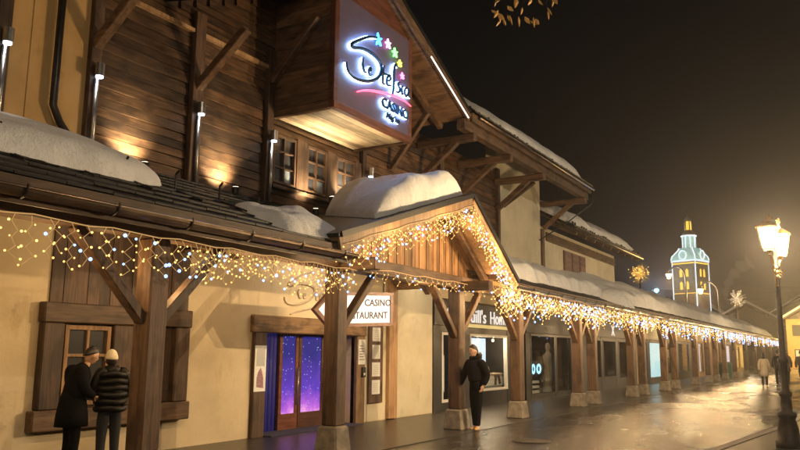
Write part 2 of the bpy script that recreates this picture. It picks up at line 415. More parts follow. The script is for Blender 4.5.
# eaves: main roof left, gable, main roof right
EX, EZ, SL = -7.9, 7.45, .72
def roof_slab(x0, z0, y0, y1, run, sl, th, name, mat, par):
    mb = MB(); mb.prism([(x0, y0, z0), (x0-run, y0, z0+run*sl), (x0-run, y0, z0+run*sl+th), (x0, y0, z0+th)], (0, y1-y0, 0)); o = mb.build(name, mat, par); fix_normals(o); return o
roof_slab(EX, EZ, -4, 8.1, 5, SL, .12, 'roof_left', M['beamY'], chalet)
roof_slab(EX, EZ, 16.4, 26.75, 5, SL, .12, 'roof_right', M['beamY'], chalet)
def gslab(y0, z0, y1, z1, x0, x1, th, name, mat, par):
    mb = MB(); mb.prism([(x0, y0, z0), (x0, y1, z1), (x0, y1, z1+th), (x0, y0, z0+th)], (x1-x0, 0, 0)); o = mb.build(name, mat, par); fix_normals(o); return o
gslab(8.0, 7.40, 12.25, 9.40, -7.95, -13, .14, 'gable_slope', M['beamX'], chalet)
gslab(16.5, 7.40, 12.25, 9.40, -7.95, -13, .14, 'gable_slope', M['beamX'], chalet)
gslab(7.95, 7.54, 12.25, 9.56, -7.88, -13, .10, 'gable_tiles', M['slate'], chalet)
gslab(16.55, 7.54, 12.25, 9.56, -7.88, -13, .10, 'gable_tiles', M['slate'], chalet)
for (ya, za, yb, zb) in ((7.95, 7.42, 12.25, 9.44), (16.55, 7.42, 12.25, 9.44)):
    mb = MB(); mb.beam((-7.92, ya, za+.02), (-7.92, yb, zb+.02), .05, .24); mb.build('barge_board', M['beamY'], chalet)
    mb = MB(); mb.beam((-8.75, ya, za-.09), (-8.75, yb, zb-.09), .12, .16); mb.build('rafter', M['beamY'], chalet)
MB().beam((-9.3, 12.25, 9.22), (-7.8, 12.25, 9.22), .2, .24).build('ridge_purlin', M['beamX'], chalet)
# LED strip under right barge board
led = thing('led_strip', 'white LED line running down the right edge of the big gable', 'LED strip', (-7.62, 15, 7.9))
MB().beam((-7.885, 16.42, 7.40), (-7.885, 14.45, 8.325), .02, .02).build('light_tube', emit('led_white', (1, .82, .72), 3), led)
MB().beam((-7.895, 16.5, 7.385), (-7.895, 14.3, 8.418), .02, .04).build('channel', M['steel'], led)
# eave purlin, outriggers, braces
for (y0, y1) in ((16.4, 21.6), (21.6, 26.7)):
    MB().box(-8.22, -7.98, y0, y1, 7.14, 7.42).build('eave_purlin', M['beamY'], chalet, bevel=.015)
MB().box(-8.22, -7.98, -4, 7.7, 7.14, 7.42).build('eave_purlin', M['beamY'], chalet, bevel=.015)
for y in (16.9, 19.3, 21.95, 26.2, 10.88, 8.95, 6.86):
    if y > 12:
        MB().beam((FX, y, 7.03), (-7.92, y, 7.03), .2, .2).build('outrigger', M['beamX'], chalet, bevel=.02)
    zt = 6.98 if y > 12 or y < 10 else 8.0
    MB().beam((FX+.06, y, zt-.85 if y != 10.88 else 6.85), (-8.45, y, zt), .15, .15).build('brace', M['beamX'], chalet, bevel=.012)
for y in (15.4,):
    MB().beam((FX+.06, y, 6.05), (-8.5, y, 7.35), .12, .13).build('brace', M['beamX'], chalet, bevel=.012)
# the boarded end brace panel at y 22.1
MB().beam((-9.5, 22.3, 6.3), (-8.4, 22.3, 7.0), .14, .14).build('brace', M['beamX'], chalet, bevel=.012)
# tiles along the right eave: fascia, gutter, tile ends
MB().box(-7.9, -7.86, 16.6, 26.75, 7.36, 7.58).build('fascia_board', M['beamY'], chalet)
mb = MB(); y = 16.6
random.seed(3)
while y < 26.7:
    for r in range(9):
        x = -7.82-r*.26; z = 7.60+r*.26*SL
        mb.beam((x+.02, y+.12, z+.03+random.uniform(-.008, .012)), (x-.27, y+.12, z+.22), .215, .035)
    y += .235
mb.build('tile_course', M['slate'], chalet, kind='stuff')
mb = MB(); y = 16.7
while y < 26.7:
    mb.beam((-7.95, y, 7.66), (-7.98, y, 7.66+.12*random.random()+.04), .07, .04); y += .2+.12*random.random()
mb.build('snow_guard', M['iron'], chalet, kind='stuff')
MB().tube([(-7.80, 16.9, 7.52), (-7.80, 26.75, 7.52)], .055, 8).build('gutter', M['zinc'], chalet, smooth=True)
MB().tube([(-7.80, 26.6, 7.5), (-7.85, 26.7, 7.0), (-8.6, 26.2, 6.3), (-9.5, 25.6, 5.6)], .022, 6).build('rain_chain', M['pipe'], chalet, smooth=True)
# black downpipe on the ochre wall
MB().tube([(FX+.10, 6.22, 9.0), (FX+.10, 6.22, 5.0), (FX+.10, 6.34, 4.78), (FX+.10, 6.5, 4.62), (FX+.10, 6.5, 4.4)], .055, 10).build('downpipe', M['pipe'], chalet, smooth=True)
MB().box(FX+.001, FX+.012, 5.86, 5.99, 4.5, 7.4).build('pipe_shadow_strip', M['plaster_gold'], chalet)  # raised strip put in for the downpipe's shadow line

# fixtures: cylinder lamps with a shiny conduit beneath
for y, lab in ((5.42, 'small cylinder wall light at the far left of the ochre wall'), (6.86, 'small cylinder wall light on the dark post beside the ochre wall'),
               (8.93, 'small cylinder wall light on the post between the two lit plank patches'), (10.85, 'small cylinder wall light just left of the small paned windows'),
               (14.3, 'small cylinder wall light right of the paned windows above the snow mound')):
    t = thing('wall_light', lab, 'wall light', (FX+.2, y, 5.7), 'cylinder lights on the facade posts')
    MB().lathe((FX+.2, y, 5.62), [(0, .07), (.2, .07), (.2, .05)], 14).build('housing', M['steel'], t, smooth=False)
    MB().lathe((FX+.2, y, 5.60), [(0, .055), (.015, .055), (.015, .05)], 14).build('lens', emit('cool_lens', (.62, .78, 1), 8), t)
    MB().box(FX+.1, FX+.15, y-.02, y+.02, 5.68, 5.76).build('bracket', M['steel'], t)
    spot('down_light', (FX+.2, y, 5.58), (FX+.13, y, 4.3), 7, (.95, .9, .85), 50, .6, .03, t)
    MB().tube([(FX+.14, y, 5.60), (FX+.14, y, 4.33)], .032, 10).build('conduit', M['steel'], t, smooth=True)
for y, e, tgt, lab, an in ((7.62, 230, (FX, 7.62, 4.86), 'small floodlight washing the planks left, behind the roof snow', 92),
                   (9.62, 250, (FX, 9.6, 4.88), 'small floodlight washing the planks between the two middle posts', 92),
                   (11.95, 260, (FX, 12.0, 5.3), 'small floodlight aimed at the sill of the paned windows', 90),
                   (13.3, 150, (FX, 13.3, 5.3), 'small floodlight at the sill of the third paned window', 90)):
    t = thing('floodlight', lab, 'floodlight', (FX+.42, y, 4.36 if y < 13 else 4.76), 'floodlights along the arcade roof')
    zf = 4.36 if y < 13 else 4.80
    MB().lathe((FX+.42, y, zf-.06), [(0, .06), (.13, .075), (.13, .06)], 12).build('housing', M['iron'], t)
    MB().lathe((FX+.42, y, zf+.072), [(0, .055), (.006, .055), (.006, .05)], 12).build('lens', M['lampglass'], t)
    spot('up_light', (FX+.42, y, zf+.11), tgt, e, (1, .82, .52), an, 1.0, .05, t)
t = thing('soffit_floodlight', 'floodlight on the roof slope lighting the pale underside of the sign box', 'floodlight', (-9.15, 12.5, 4.77))
MB().lathe((-9.15, 12.5, 4.62), [(0, .08), (.15, .1), (.15, .08)], 12).build('housing', M['iron'], t)
MB().lathe((-9.15, 12.5, 4.77), [(.001, .08), (.01, .08), (.01, .07)], 12).build('lens', M['lampglass'], t)
spot('up_light', (-9.15, 12.5, 4.85), (-8.8, 12.5, 6.2), 150, (1, .82, .52), 95, .6, .05, t)

# ------------------------------------------------------------------ neon lettering
ST = {'swash_s': [(12.37, 8.03), (12.07, 7.93), (11.72, 7.73), (11.47, 7.56), (11.52, 7.50), (11.86, 7.60), (12.22, 7.61), (12.47, 7.54), (12.55, 7.39), (12.45, 7.2), (12.19, 7.03), (11.88, 6.93), (11.56, 6.9), (11.36, 6.97), (11.3, 7.12)],
 'letter_l': [(11.88, 7.42), (11.86, 7.26), (11.92, 7.14), (12.0, 7.15)], 'small_e': [(12.06, 7.2), (12.17, 7.24), (12.15, 7.30), (12.08, 7.22), (12.11, 7.13), (12.22, 7.17)],
 'letter_t': [(12.67, 7.51), (12.62, 7.31), (12.62, 7.13), (12.71, 7.12)], 'crossbar': [(12.54, 7.31), (12.81, 7.37)],
 'letter_e': [(12.77, 7.21), (12.92, 7.29), (12.88, 7.37), (12.78, 7.27), (12.79, 7.14), (12.97, 7.17)],
 'letter_f': [(13.22, 7.67), (13.12, 7.70), (13.06, 7.54), (13.05, 7.26), (13.02, 7.03), (12.95, 6.95)],
 'letter_s': [(13.31, 7.36), (13.22, 7.29), (13.31, 7.21), (13.27, 7.12), (13.16, 7.10)],
 'letter_i': [(13.41, 7.31), (13.40, 7.14), (13.46, 7.14)],
 'letter_a': [(13.68, 7.31), (13.57, 7.31), (13.51, 7.2), (13.58, 7.13), (13.67, 7.22), (13.69, 7.32), (13.69, 7.17), (13.78, 7.15)]}
SW = [(11.68, 6.64), (12.02, 6.77), (12.47, 6.88), (13.0, 6.97), (13.46, 7.0), (13.8, 6.96)]
def smooth_pts(p, k=6):
    out = []
    for i in range(len(p)-1):
        p0, p1, p2, p3 = p[max(i-1, 0)], p[i], p[i+1], p[min(i+2, len(p)-1)]
        for j in range(k):
            t = j/k
            out.append(tuple(.5*((2*p1[a])+(-p0[a]+p2[a])*t+(2*p0[a]-5*p1[a]+4*p2[a]-p3[a])*t*t+(-p0[a]+3*p1[a]-3*p2[a]+p3[a])*t**3) for a in range(2)))
    return out+[p[-1]]
neon = thing('neon_sign', 'blue halo lit casino lettering with coloured stars and a red line on the box', 'neon sign', (BX, 12.5, 7.2))
M['halo'] = emit('halo_led', (.34, .60, 1), 22); M['letterface'] = simple('letter_navy', (.02, .05, .12), .35, .3, .2, 10, .05)
def stroke(p, X, r):
    n = len(p); rr = [r*(.55+.45*sin(pi*min(1, (i+1)/n*1.0))) for i in range(n)]
    return MB().tube([(X, a, b_) for a, b_ in p], rr, 8)
for k_, p in ST.items():
    q = smooth_pts(p); r = .046 if k_ == 'swash_s' else .034
    f = stroke(q, BX+.062, r).build(k_, M['letterface'], neon, smooth=True)
    stroke(q, BX+.026, r*1.15).build('halo', M['halo'], f, smooth=True)
q = smooth_pts(SW)
MB().tube([(BX+.06, a, b_) for a, b_ in q], [.012+.016*sin(pi*i/(len(q)-1)) for i in range(len(q))], 8).build('red_line', emit('red_neon', (1, .05, .10), 5), neon, smooth=True)
f = text_mb('CASINO', .28, (BX+.05, 12.60, 6.62), YV, ZV, .04, .010, 1.06).build('casino_lettering', M['letterface'], neon)
text_mb('CASINO', .28, (BX+.025, 12.60, 6.62), YV, ZV, .02, .020, 1.06).build('halo', M['halo'], f)
f = text_mb('Megève', .17, (BX+.05, 12.78, 6.42), YV, ZV, .04, .007, 1.0, .3).build('town_lettering', M['letterface'], neon)
text_mb('Megève', .17, (BX+.025, 12.78, 6.42), YV, ZV, .02, .010, 1.0, .3).build('halo', M['halo'], f)
for (y, z, r, nm, c_) in ((12.46, 8.02, .15, 'blue_star', (.05, .35, 1)), (12.85, 8.07, .115, 'pink_star', (1, .25, .75)), (13.13, 7.97, .115, 'green_star', (.12, .9, .12)),
                        (13.34, 7.80, .085, 'yellow_star', (.6, .85, .05)), (13.45, 7.55, .08, 'magenta_star', (1, .12, .5))):
    mb = MB()
    for k in range(5):
        a = pi/2+k*2*pi/5+.2; c0, c1 = (cos(a), sin(a)), (cos(a+pi/2), sin(a+pi/2))
        mb.prism([(BX+.02, y, z), (BX+.02, y+c0[0]*r*.5+c1[0]*r*.2, z+c0[1]*r*.5+c1[1]*r*.2), (BX+.02, y+c0[0]*r, z+c0[1]*r), (BX+.02, y+c0[0]*r*.5-c1[0]*r*.2, z+c0[1]*r*.5-c1[1]*r*.2)], (.04, 0, 0))
    o = mb.build(nm, emit(nm, c_, 5), neon); fix_normals(o)

# the same lettering in relief on the wall over the door
rel = thing('relief_lettering', 'raised plaster lettering with swash S on the wall above the purple doors', 'wall lettering', (FX, 12.5, 2.8))
def rr_(p): return [(11.55+(a-11.3)*.78, 2.50+(b_-6.9)*.62) for a, b_ in p]
M['relief'] = simple('relief_plaster', (.46, .38, .27), .9, 0, .1, 10, .1)
for k_, p in ST.items():
    if k_ == 'crossbar': continue
    stroke(rr_(smooth_pts(p)), FX+.012, .03 if k_ == 'swash_s' else .02).build(k_, M['relief'], rel, smooth=True)
stroke([(11.75+(a-11.68)*.78, 2.30+(b_-6.64)*.6) for a, b_ in smooth_pts(SW)], FX+.012, .022).build('underline', M['relief'], rel, smooth=True)

# ------------------------------------------------------------------ entrance
door = thing('door_surround', 'heavy pale timber frame round the casino entrance', 'door frame', (FX, 12.5, 0))
MB().box(FX-.1, FX+.08, 10.68, 11.02, 0, 1.92).build('jamb', M['beamZ'], door, bevel=.015)
MB().box(FX-.1, FX+.08, 14.05, 14.38, 0, 1.92).build('jamb', M['palewood'], door, bevel=.015)
MB().box(FX-.1, FX+.09, 10.62, 14.42, 1.922, 2.25).build('lintel', wood('lintel_oak', (.15, .08, .035), (.40, .24, .11), 1), door, bevel=.02)
ent = thing('entrance_doors', 'entrance doors with purple star-printed glass lit from behind', 'doors', (FX-.4, 12.5, 0))
mb = MB(); mb.box(FX-.92, FX-.9, 10.9, 14.15, 0, 2.0); mb.box(FX-.9, FX-.41, 10.9, 10.98, 0, 2.0)
mb.box(FX-.9, FX-.41, 14.07, 14.15, 0, 2.0); mb.box(FX-.9, FX-.41, 10.98, 14.07, 1.96, 2.0)
mb.build('vestibule', simple('midnight_paint', (.015, .015, .07), .6, 0, .2, 4, 0), ent)
for k in range(7):
    y = 10.99+k*.115
    MB().tube([(FX-.36, y+.05, .03), (FX-.36, y+.05, 1.95)], .056, 8).build('curtain_fold', simple('blue_velvet', (.02, .02, .12), .8, 0, .2, 8, .1, (.06, .05, .4), .10) if k == 0 else bpy.data.materials['blue_velvet'], ent, smooth=True)
def purple():
    m, t, b = newmat('printed_night_film')
    tc = t.nodes.new('ShaderNodeTexCoord'); sp = t.nodes.new('ShaderNodeSeparateXYZ'); t.links.new(tc.outputs['Object'], sp.inputs[0])
    f, _ = noise_tex(t, (1, 1, 1), 3.2, 5, .6)
    a = t.nodes.new('ShaderNodeMath'); a.operation = 'MULTIPLY_ADD'; a.inputs[1].default_value = .5; t.links.new(sp.outputs[2], a.inputs[0])
    s2 = t.nodes.new('ShaderNodeMath'); s2.operation = 'MULTIPLY'; s2.inputs[1].default_value = .35; t.links.new(f, s2.inputs[0]); t.links.new(s2.outputs[0], a.inputs[2])
    col = ramp(t, a.outputs[0], [(.28, (.95, .42, .70)), (.40, (.42, .10, .58)), (.56, (.10, .035, .42)), (.95, (.015, .015, .16))])
    v = t.nodes.new('ShaderNodeTexVoronoi'); v.inputs['Scale'].default_value = 13; t.links.new(tc.outputs['Object'], v.inputs['Vector'])
    lt = t.nodes.new('ShaderNodeMath'); lt.operation = 'LESS_THAN'; lt.inputs[1].default_value = .13; t.links.new(v.outputs['Distance'], lt.inputs[0])
    mx = t.nodes.new('ShaderNodeMix'); mx.data_type = 'RGBA'; t.links.new(lt.outputs[0], mx.inputs[0]); t.links.new(col, mx.inputs[6]); mx.inputs[7].default_value = (.45, .55, 1, 1)
    t.links.new(mx.outputs[2], b.inputs['Emission Color']); b.inputs['Emission Strength'].default_value = 1.0; b.inputs['Base Color'].default_value = (.02, .02, .05, 1); b.inputs['Roughness'].default_value = .15
    return m
M['purple'] = purple()
DX = FX-.32
for (a, b_) in ((11.84, 12.44), (12.46, 13.32), (13.34, 14.04)):
    f = MB(); f.box(DX-.03, DX+.03, a, a+.09, .03, 1.94); f.box(DX-.03, DX+.03, b_-.09, b_, .03, 1.94)
    f.box(DX-.03, DX+.03, a+.09, b_-.09, .03, .34); f.box(DX-.03, DX+.03, a+.09, b_-.09, 1.88, 1.94)
    fo = f.build('door_leaf', M['redwood'], ent)
    MB().box(DX-.01, DX+.01, a+.09, b_-.09, .34, 1.88).build('door_glass', M['purple'], fo)
    MB().tube([(DX+.07, b_-.045, .5), (DX+.07, b_-.045, 1.25)], .018, 8).build('handle', M['steel'], fo, smooth=True)
MB().box(FX-.38, FX+.25, 11.03, 14.04, .013, .035).build('doormat', simple('navy_mat', (.03, .03, .06), .95, 0, .3, 40, .4), None, label='dark blue mat lying in front of the casino doors', cat='mat')
pt = thing('poster', 'white poster with a printed figure on the left door jamb', 'poster', (FX+.1, 10.83, 1.26))
MB().box(FX+.082, FX+.095, 10.68, 10.99, .84, 1.68).build('sheet', M['paper'], pt)
MB().box(FX+.096, FX+.098, 10.72, 10.95, 1.30, 1.62).build('notice', simple('grey_notice', (.45, .46, .46), .5, 0, .15, 40, 0), pt)
mb = MB(); mb.prism([(FX+.096, 10.74, .92), (FX+.096, 10.93, .90), (FX+.096, 10.92, 1.08), (FX+.096, 10.88, 1.2), (FX+.096, 10.84, 1.27), (FX+.096, 10.78, 1.2), (FX+.096, 10.74, 1.1)], (.003, 0, 0)); o = mb.build('printed_figure', M['inkpink'], pt); fix_normals(o)
nb = thing('notice_sheet', 'small white notice on the right door jamb above a black keypad', 'notice', (FX+.1, 14.2, 1.5))
MB().box(FX+.082, FX+.094, 14.08, 14.36, 1.30, 1.85).build('sheet', M['paper'], nb)
for k in range(6): MB().box(FX+.0945, FX+.0955, 14.12, 14.32-.03*(k % 3), 1.4+k*.06, 1.415+k*.06).build('print_line', M['ink'], nb)
kp = thing('keypad', 'small black keypad under the notice beside the casino doors', 'keypad', (FX+.1, 14.3, 1.15))
MB().box(FX+.082, FX+.12, 14.22, 14.36, 1.02, 1.24).build('case', M['blackpaint'], kp, bevel=.008)
MB().box(FX+.121, FX+.125, 14.26, 14.32, 1.06, 1.11).build('key_plate', M['paper'], kp)
mn = thing('menu_board', 'tall brown board with five white menu sheets beside the entrance', 'menu board', (FX, 14.9, 1.5))
mb = MB(); mb.box(FX+.001, FX+.05, 14.58, 15.18, .42, 2.66); mb.build('board', M['beamZ'], mn, bevel=.01)
for k in range(5):
    z = .62+k*.40
    MB().box(FX+.051, FX+.058, 14.70, 15.04, z, z+.32).build('menu_sheet', M['paper'], mn)
    for j in range(5): MB().box(FX+.0585, FX+.0595, 14.75+.02*(j % 2), 14.99, z+.06+j*.045, z+.07+j*.045).build('print_line', simple('faint_ink', (.5, .5, .42), .6, 0, .1, 10, 0) if (k, j) == (0, 0) else bpy.data.materials['faint_ink'], mn)
pil = thing('pilaster', 'pale timber pilaster on the cream wall right of the menu board', 'pilaster', (FX, 15.55, 0))
MB().box(FX+.001, FX+.10, 15.38, 15.76, .03, 3.3).build('plank', M['palewood'], pil, bevel=.01)
# pale paint field around the menu board
MB().box(FX+.0, FX+.004, 14.40, 15.36, .03, 3.6).build('painted_panel', M['plaster_pale'], chalet)
MB().box(FX+.0, FX+.004, 15.78, 17.68, .03, 4.2).build('painted_panel', M['plaster_pale'], chalet)

# small window left, deep timber surround, vertical boards
sw = thing('small_window', 'small paned window in a wide dark timber surround behind the couple', 'window', (FX, 7.7, 1.5))
M['windowoak'] = wood('window_oak', (.12, .06, .025), (.30, .17, .07), 2, knots=False)
MB().box(FX, FX+.14, 6.36, 6.68, .762, 1.948).build('surround_post', M['beamZ'], sw, bevel=.015)
MB().box(FX, FX+.13, 7.52, 7.88, .762, 1.948).build('surround_post', M['beamZ'], sw, bevel=.015)
MB().box(FX, FX+.14, 8.72, 9.02, .762, 1.948).build('surround_post', M['beamZ'], sw, bevel=.015)
MB().box(FX, FX+.16, 6.34, 9.04, 1.95, 2.23).build('lintel', M['beamY'], sw, bevel=.015)
MB().box(FX, FX+.17, 6.28, 9.06, .48, .76).build('sill', M['beamY'], sw, bevel=.015)
MB().box(FX, FX+.03, 6.682, 7.518, .762, 1.948).build('backboard', M['darkwood'], sw)
y = 6.48; k = 0
while y < 8.9:
    MB().box(FX+.001, FX+.035+.008*(k % 2), y, y+.19, 2.232, 3.9).build('board', M['beamZ'], sw); y += .197; k += 1
a, b_, z0, z1 = 6.72, 7.48, .80, 1.92
f = MB(); f.box(FX+.031, FX+.10, a, a+.06, z0, z1); f.box(FX+.031, FX+.10, b_-.06, b_, z0, z1); f.box(FX+.031, FX+.10, a+.06, b_-.06, z0, z0+.06); f.box(FX+.031, FX+.10, a+.06, b_-.06, z1-.06, z1)
ym = (a+b_)/2; f.box(FX+.035, FX+.09, ym-.02, ym+.02, z0+.06, z1-.06); f.box(FX+.04, FX+.085, a+.06, ym-.02, 1.48, 1.52); f.box(FX+.04, FX+.085, ym+.02, b_-.06, 1.48, 1.52)
fo = f.build('frame', M['windowoak'], sw)
for (p, q) in ((a+.06, ym-.02), (ym+.02, b_-.06)):
    for (r, s_) in ((z0+.06, 1.48), (1.52, z1-.06)): MB().box(FX+.042, FX+.05, p, q, r, s_).build('pane', M['winpane'], sw)
ss = thing('shutter', 'dark board shutter in the timber surround right of the near post', 'shutter', (FX+.1, 8.3, 1.4))
MB().box(FX+.001, FX+.05, 7.90, 8.70, .77, 1.94).build('panel', M['darkwood'], ss, bevel=.008)
for z in (.95, 1.7): MB().box(FX+.051, FX+.075, 7.95, 8.65, z, z+.09).build('batten', M['darkwood'], ss)

# ------------------------------------------------------------------ arcade: posts
def post_thing(y, lab, twist=0, x=PX, wide=.30):
    t = thing('arcade_post', lab, 'post', (x, y, 0), 'timber posts of the arcade')
    return t
GP = 'timber posts of the arcade'
def make_post():
    t = thing('arcade_post', '', 'post', (PX, 0, 0), GP)
    h = .14
    MB().box(PX-h, PX+h, -h, h, .42, 2.92).build('shaft', M['beamZ'], t, bevel=.02)
    mb = MB(); b0, b1 = .225, .18
    mb.hexa([(PX-b0, -b0, 0), (PX+b0, -b0, 0), (PX+b0, b0, 0), (PX-b0, b0, 0), (PX-b1, -b1, .42), (PX+b1, -b1, .42), (PX+b1, b1, .42), (PX-b1, b1, .42)]); mb.build('stone_base', M['stone'], t, bevel=.03)
    for s in (-1, 1):
        mb = MB(); pts = [(PX, s*.12, 1.93), (PX, s*1.12, 2.93)]
        mb.beam(pts[0], pts[1], .12, .15, (1, 0, 0)); mb.build('brace', M['beamZ'], t, bevel=.012)
    return t
P0 = make_post()
posts = [(6.25, 'near timber post of the arcade right beside the two embracing people'), (10.05, 'timber post in front of the purple doors and the arrow sign'),
 (14.45, 'timber post that the man in black leans against'), (17.8, 'post with pale stone foot before the bedding shop window corner'),
 (22.6, 'left post of the first close pair, before the dark shop doors'), (24.1, 'right post of the first close pair, before the shop with white letters'),
 (29.0, 'left post of the second close pair of the arcade'), (30.7, 'right post of the second close pair, before the teal lit window'),
 (34.7, 'left post of the third close pair right of the teal window'), (36.9, 'right post of the third close pair right of the teal window'),
 (42.2, 'broad pale post in front of the grey shop far down the arcade'), (46.2, 'post at the cool blue window far down the arcade'), (49.0, 'post just right of the cool blue window far down the arcade'),
 (52.6, 'post by the bright narrow window near the green bin'), (57.4, 'post beside the green bin far down the arcade'), (63.5, 'first post beyond the green bin'), (70, 'second post beyond the green bin'), (77, 'third post beyond the green bin'), (83.5, 'last post at the far end of the arcade')]
for i, (y, lab) in enumerate(posts):
    o = P0 if i == 0 else copy_tree(P0)
    o.location = (PX, y, 0); o['label'] = lab
    if i == 1: bpy.data.objects.remove([c_ for c_ in o.children if c_.name.startswith('brace')][0])

# ------------------------------------------------------------------ arcade roof
AX, AZ, AS = -6.55, 3.06, .42            # eave x, eave z, slope; wall z = 4.34
def az(x): return AZ+(AX-x)*AS
arc = thing('arcade_roof', 'long low arcade roof on rafters running along the whole street front', 'roof', (PX, 30, 3))
for (y0, y1) in ((-4, 4.2), (4.2, 10.05), (10.05, 14.45), (14.45, 22.6), (22.6, 30.7), (30.7, 42), (42, 57), (57, 84.5)):
    MB().box(PX-.14, PX+.14, y0+.004, y1-.004, 2.922, 3.19).build('eave_beam', M['beamY'], arc, bevel=.015)
def roofpart(name, ya0, ya1, yb0, yb1, dz, th, mat, x0=AX, x1=FX):
    """ya*: extent at the eave, yb*: extent at the wall"""
    mb = MB(); a, b_ = az(x0)+dz, az(x1)+dz
    mb.hexa([(x0, ya0, a), (x0, ya1, a), (x1, yb1, b_), (x1, yb0, b_), (x0, ya0, a+th), (x0, ya1, a+th), (x1, yb1, b_+th), (x1, yb0, b_+th)])
    o = mb.build(name, mat, arc); fix_normals(o); return o
for (n_, a0, a1, b0, b1) in (('west', -4, 9.35, -4, 12.0), ('mid', 15.6, 26.2, 14.2, 26.2), ('east', 26.2, 84.5, 26.2, 84.5)):
    roofpart('roof_boarding', a0, a1, b0, b1, .0, .05, M['beamY'])
    roofpart('roof_covering', a0-.0, a1, b0, b1, .055, .05, M['slate'], AX+.06)
# rafters
y = -3.6
while y < 84:
    if not (9.0 < y < 16.0):
        MB().beam((AX+.02, y, az(AX+.02)-.055), (FX, y, az(FX)-.055), .09, .10).build('rafter', M['beamX'], arc)
    y += .8 if y < 26 else 1.0
# tile courses on the bare left part
mb = MB(); random.seed(5)
for r in range(9):
    x = AX+.02-r*.33; y = -1.0
    ymax = 9.3+(-x+AX)*.86
    while y < ymax:
        L = .55; dz = random.uniform(0, .012)
        mb.hexa([(x, y, az(x)+.13+dz), (x, y+L-.012, az(x)+.13+dz), (x-.37, y+L-.012, az(x-.37)+.108), (x-.37, y, az(x-.37)+.108),
                 (x, y, az(x)+.155+dz), (x, y+L-.012, az(x)+.155+dz), (x-.37, y+L-.012, az(x-.37)+.125), (x-.37, y, az(x-.37)+.125)]); y += L
o = mb.build('tile_course', M['slate'], arc, kind='stuff'); fix_normals(o)
# fascia and gutter
for (y0, y1) in ((-4, 9.3), (15.65, 84.5)):
    MB().box(AX+.062, AX+.09, y0, y1, 2.90, 3.16).build('fascia_board', M['beamY'] if y0 < 0 else M['darkwood'], arc)
    mb = MB(); n = 9; X = AX+.16; Z = 3.03 if y0 < 0 else 3.07; R = .085
    prof = [(X+R*cos(pi+pi*k/(n-1)), Z+R*sin(pi+pi*k/(n-1))) for k in range(n)]; prof2 = [(X+(R-.008)*cos(pi+pi*k/(n-1)), Z+(R-.008)*sin(pi+pi*k/(n-1))) for k in range(n)][::-1]
    mb.prism([(a, y0, b_) for a, b_ in prof+prof2], (0, y1-y0, 0)); o = mb.build('gutter', M['zinc'] if y0 < 0 else M['pipe'], arc, smooth=False); fix_normals(o)
    MB().tube([(X+R, y0, Z), (X+R, y1, Z)], .012, 6).build('gutter_bead', M['zinc'], arc, smooth=True)
    y = y0+.95
    while y < min(y1, 40):
        mb = MB(); mb.tube([(AX+.06, y, Z+.08)]+[(X+(R+.008)*cos(pi+pi*k/6), y, Z+(R+.008)*sin(pi+pi*k/6)) for k in range(7)]+[(X+R+.01, y, Z+.03)], .011, 5)
        mb.build('gutter_bracket', M['iron'], arc); y += 1.0
y = 3.7
while y < 9:
    mb = MB(); mb.tube([(-7.9, y, az(-7.9)+.15), (-7.9, y, az(-7.9)+.36), (-7.82, y-.03, az(-7.9)+.40)], .018, 6)
    mb.tube([(-7.9, y, az(-7.9)+.14), (-7.35, y, az(-7.35)+.17)], .014, 5); mb.build('snow_hook', M['iron'], arc); y += .85

# snow
def snow_patch(name, fn, nu, nv, T, seed, label, group=None, edge=.18, rough=.35, par=None, eu=None, fine=1.0):
    """closed lump: fn(u,v) -> roof point, thickness rounded to the rim"""
    vs = []; 
    def h(u, v):
        e = min(u, 1-u)*nu/ max(nu, 1); f = min(v, 1-v)
        a = min(1, (min(u, 1-u)/(eu or edge))); b2 = min(1, (f/edge))
        k = sqrt(max(0, 1-(1-a)**2))*sqrt(max(0, 1-(1-b2)**2))
        return k
    for lay in (0, 1):
        for j in range(nv+1):
            for i in range(nu+1):
                u, v = i/nu, j/nv; p = Vector(fn(u, v)); k = h(u, v)
                nn = noise.noise(p*1.1+Vector((seed, 0, 0)))*.5+noise.noise(p*3.1+Vector((seed, 3, 0)))*.22+noise.noise(p*.35+Vector((seed, 3, 0)))*.6
                nn += noise.noise(p*8+Vector((seed, 3, 0)))*.05*fine+noise.noise(p*.9+Vector((seed, 8, 0)))*.35*fine
                wob = (noise.noise(p*1.7+Vector((0, seed, 0)))*.12+noise.noise(p*6+Vector((0, seed, 0)))*.05)*(1-k)
                if lay: p = p+Vector((wob, wob, T*k*(1+rough*nn)+.004))
                else: p = p+Vector((wob, wob, 0))
                vs.append(p)
    n = (nu+1)*(nv+1); fs = []
    for j in range(nv):
        for i in range(nu):
            a = j*(nu+1)+i; fs.append((a, a+1, a+nu+2, a+nu+1)); fs.append((n+a, n+a+nu+1, n+a+nu+2, n+a+1))
    mb = MB(); mb.add(vs, fs); o = mb.build(name, M['snow'], par, smooth=True, label=label, cat='snow', group=group); return o
# left slab of snow, tapering to the right
def f_left(u, v):
    y = -3.5+u*10.5; x0 = -7.56-.35*max(0, (u-.86)/.14)**2-.12*noise.noise(Vector((y*.9, 0, 0))); x = x0+(FX+.02-x0)*v
    return (x, y, az(x)+.15)
snow_patch('snow_slab', f_left, 150, 34, .30, 2, 'long slab of old snow on the roof under the ochre wall', edge=.2, rough=.22, eu=.07, fine=.4)
def f_lump(u, v):
    y = 7.95+u*1.75; x = -6.62-(1.1)*v; return (x, y, az(x)+.13)
snow_patch('snow_lump', f_lump, 50, 34, .27, 9, 'low lump of snow hanging at the eave left of the entrance gable', edge=.4, rough=.9)

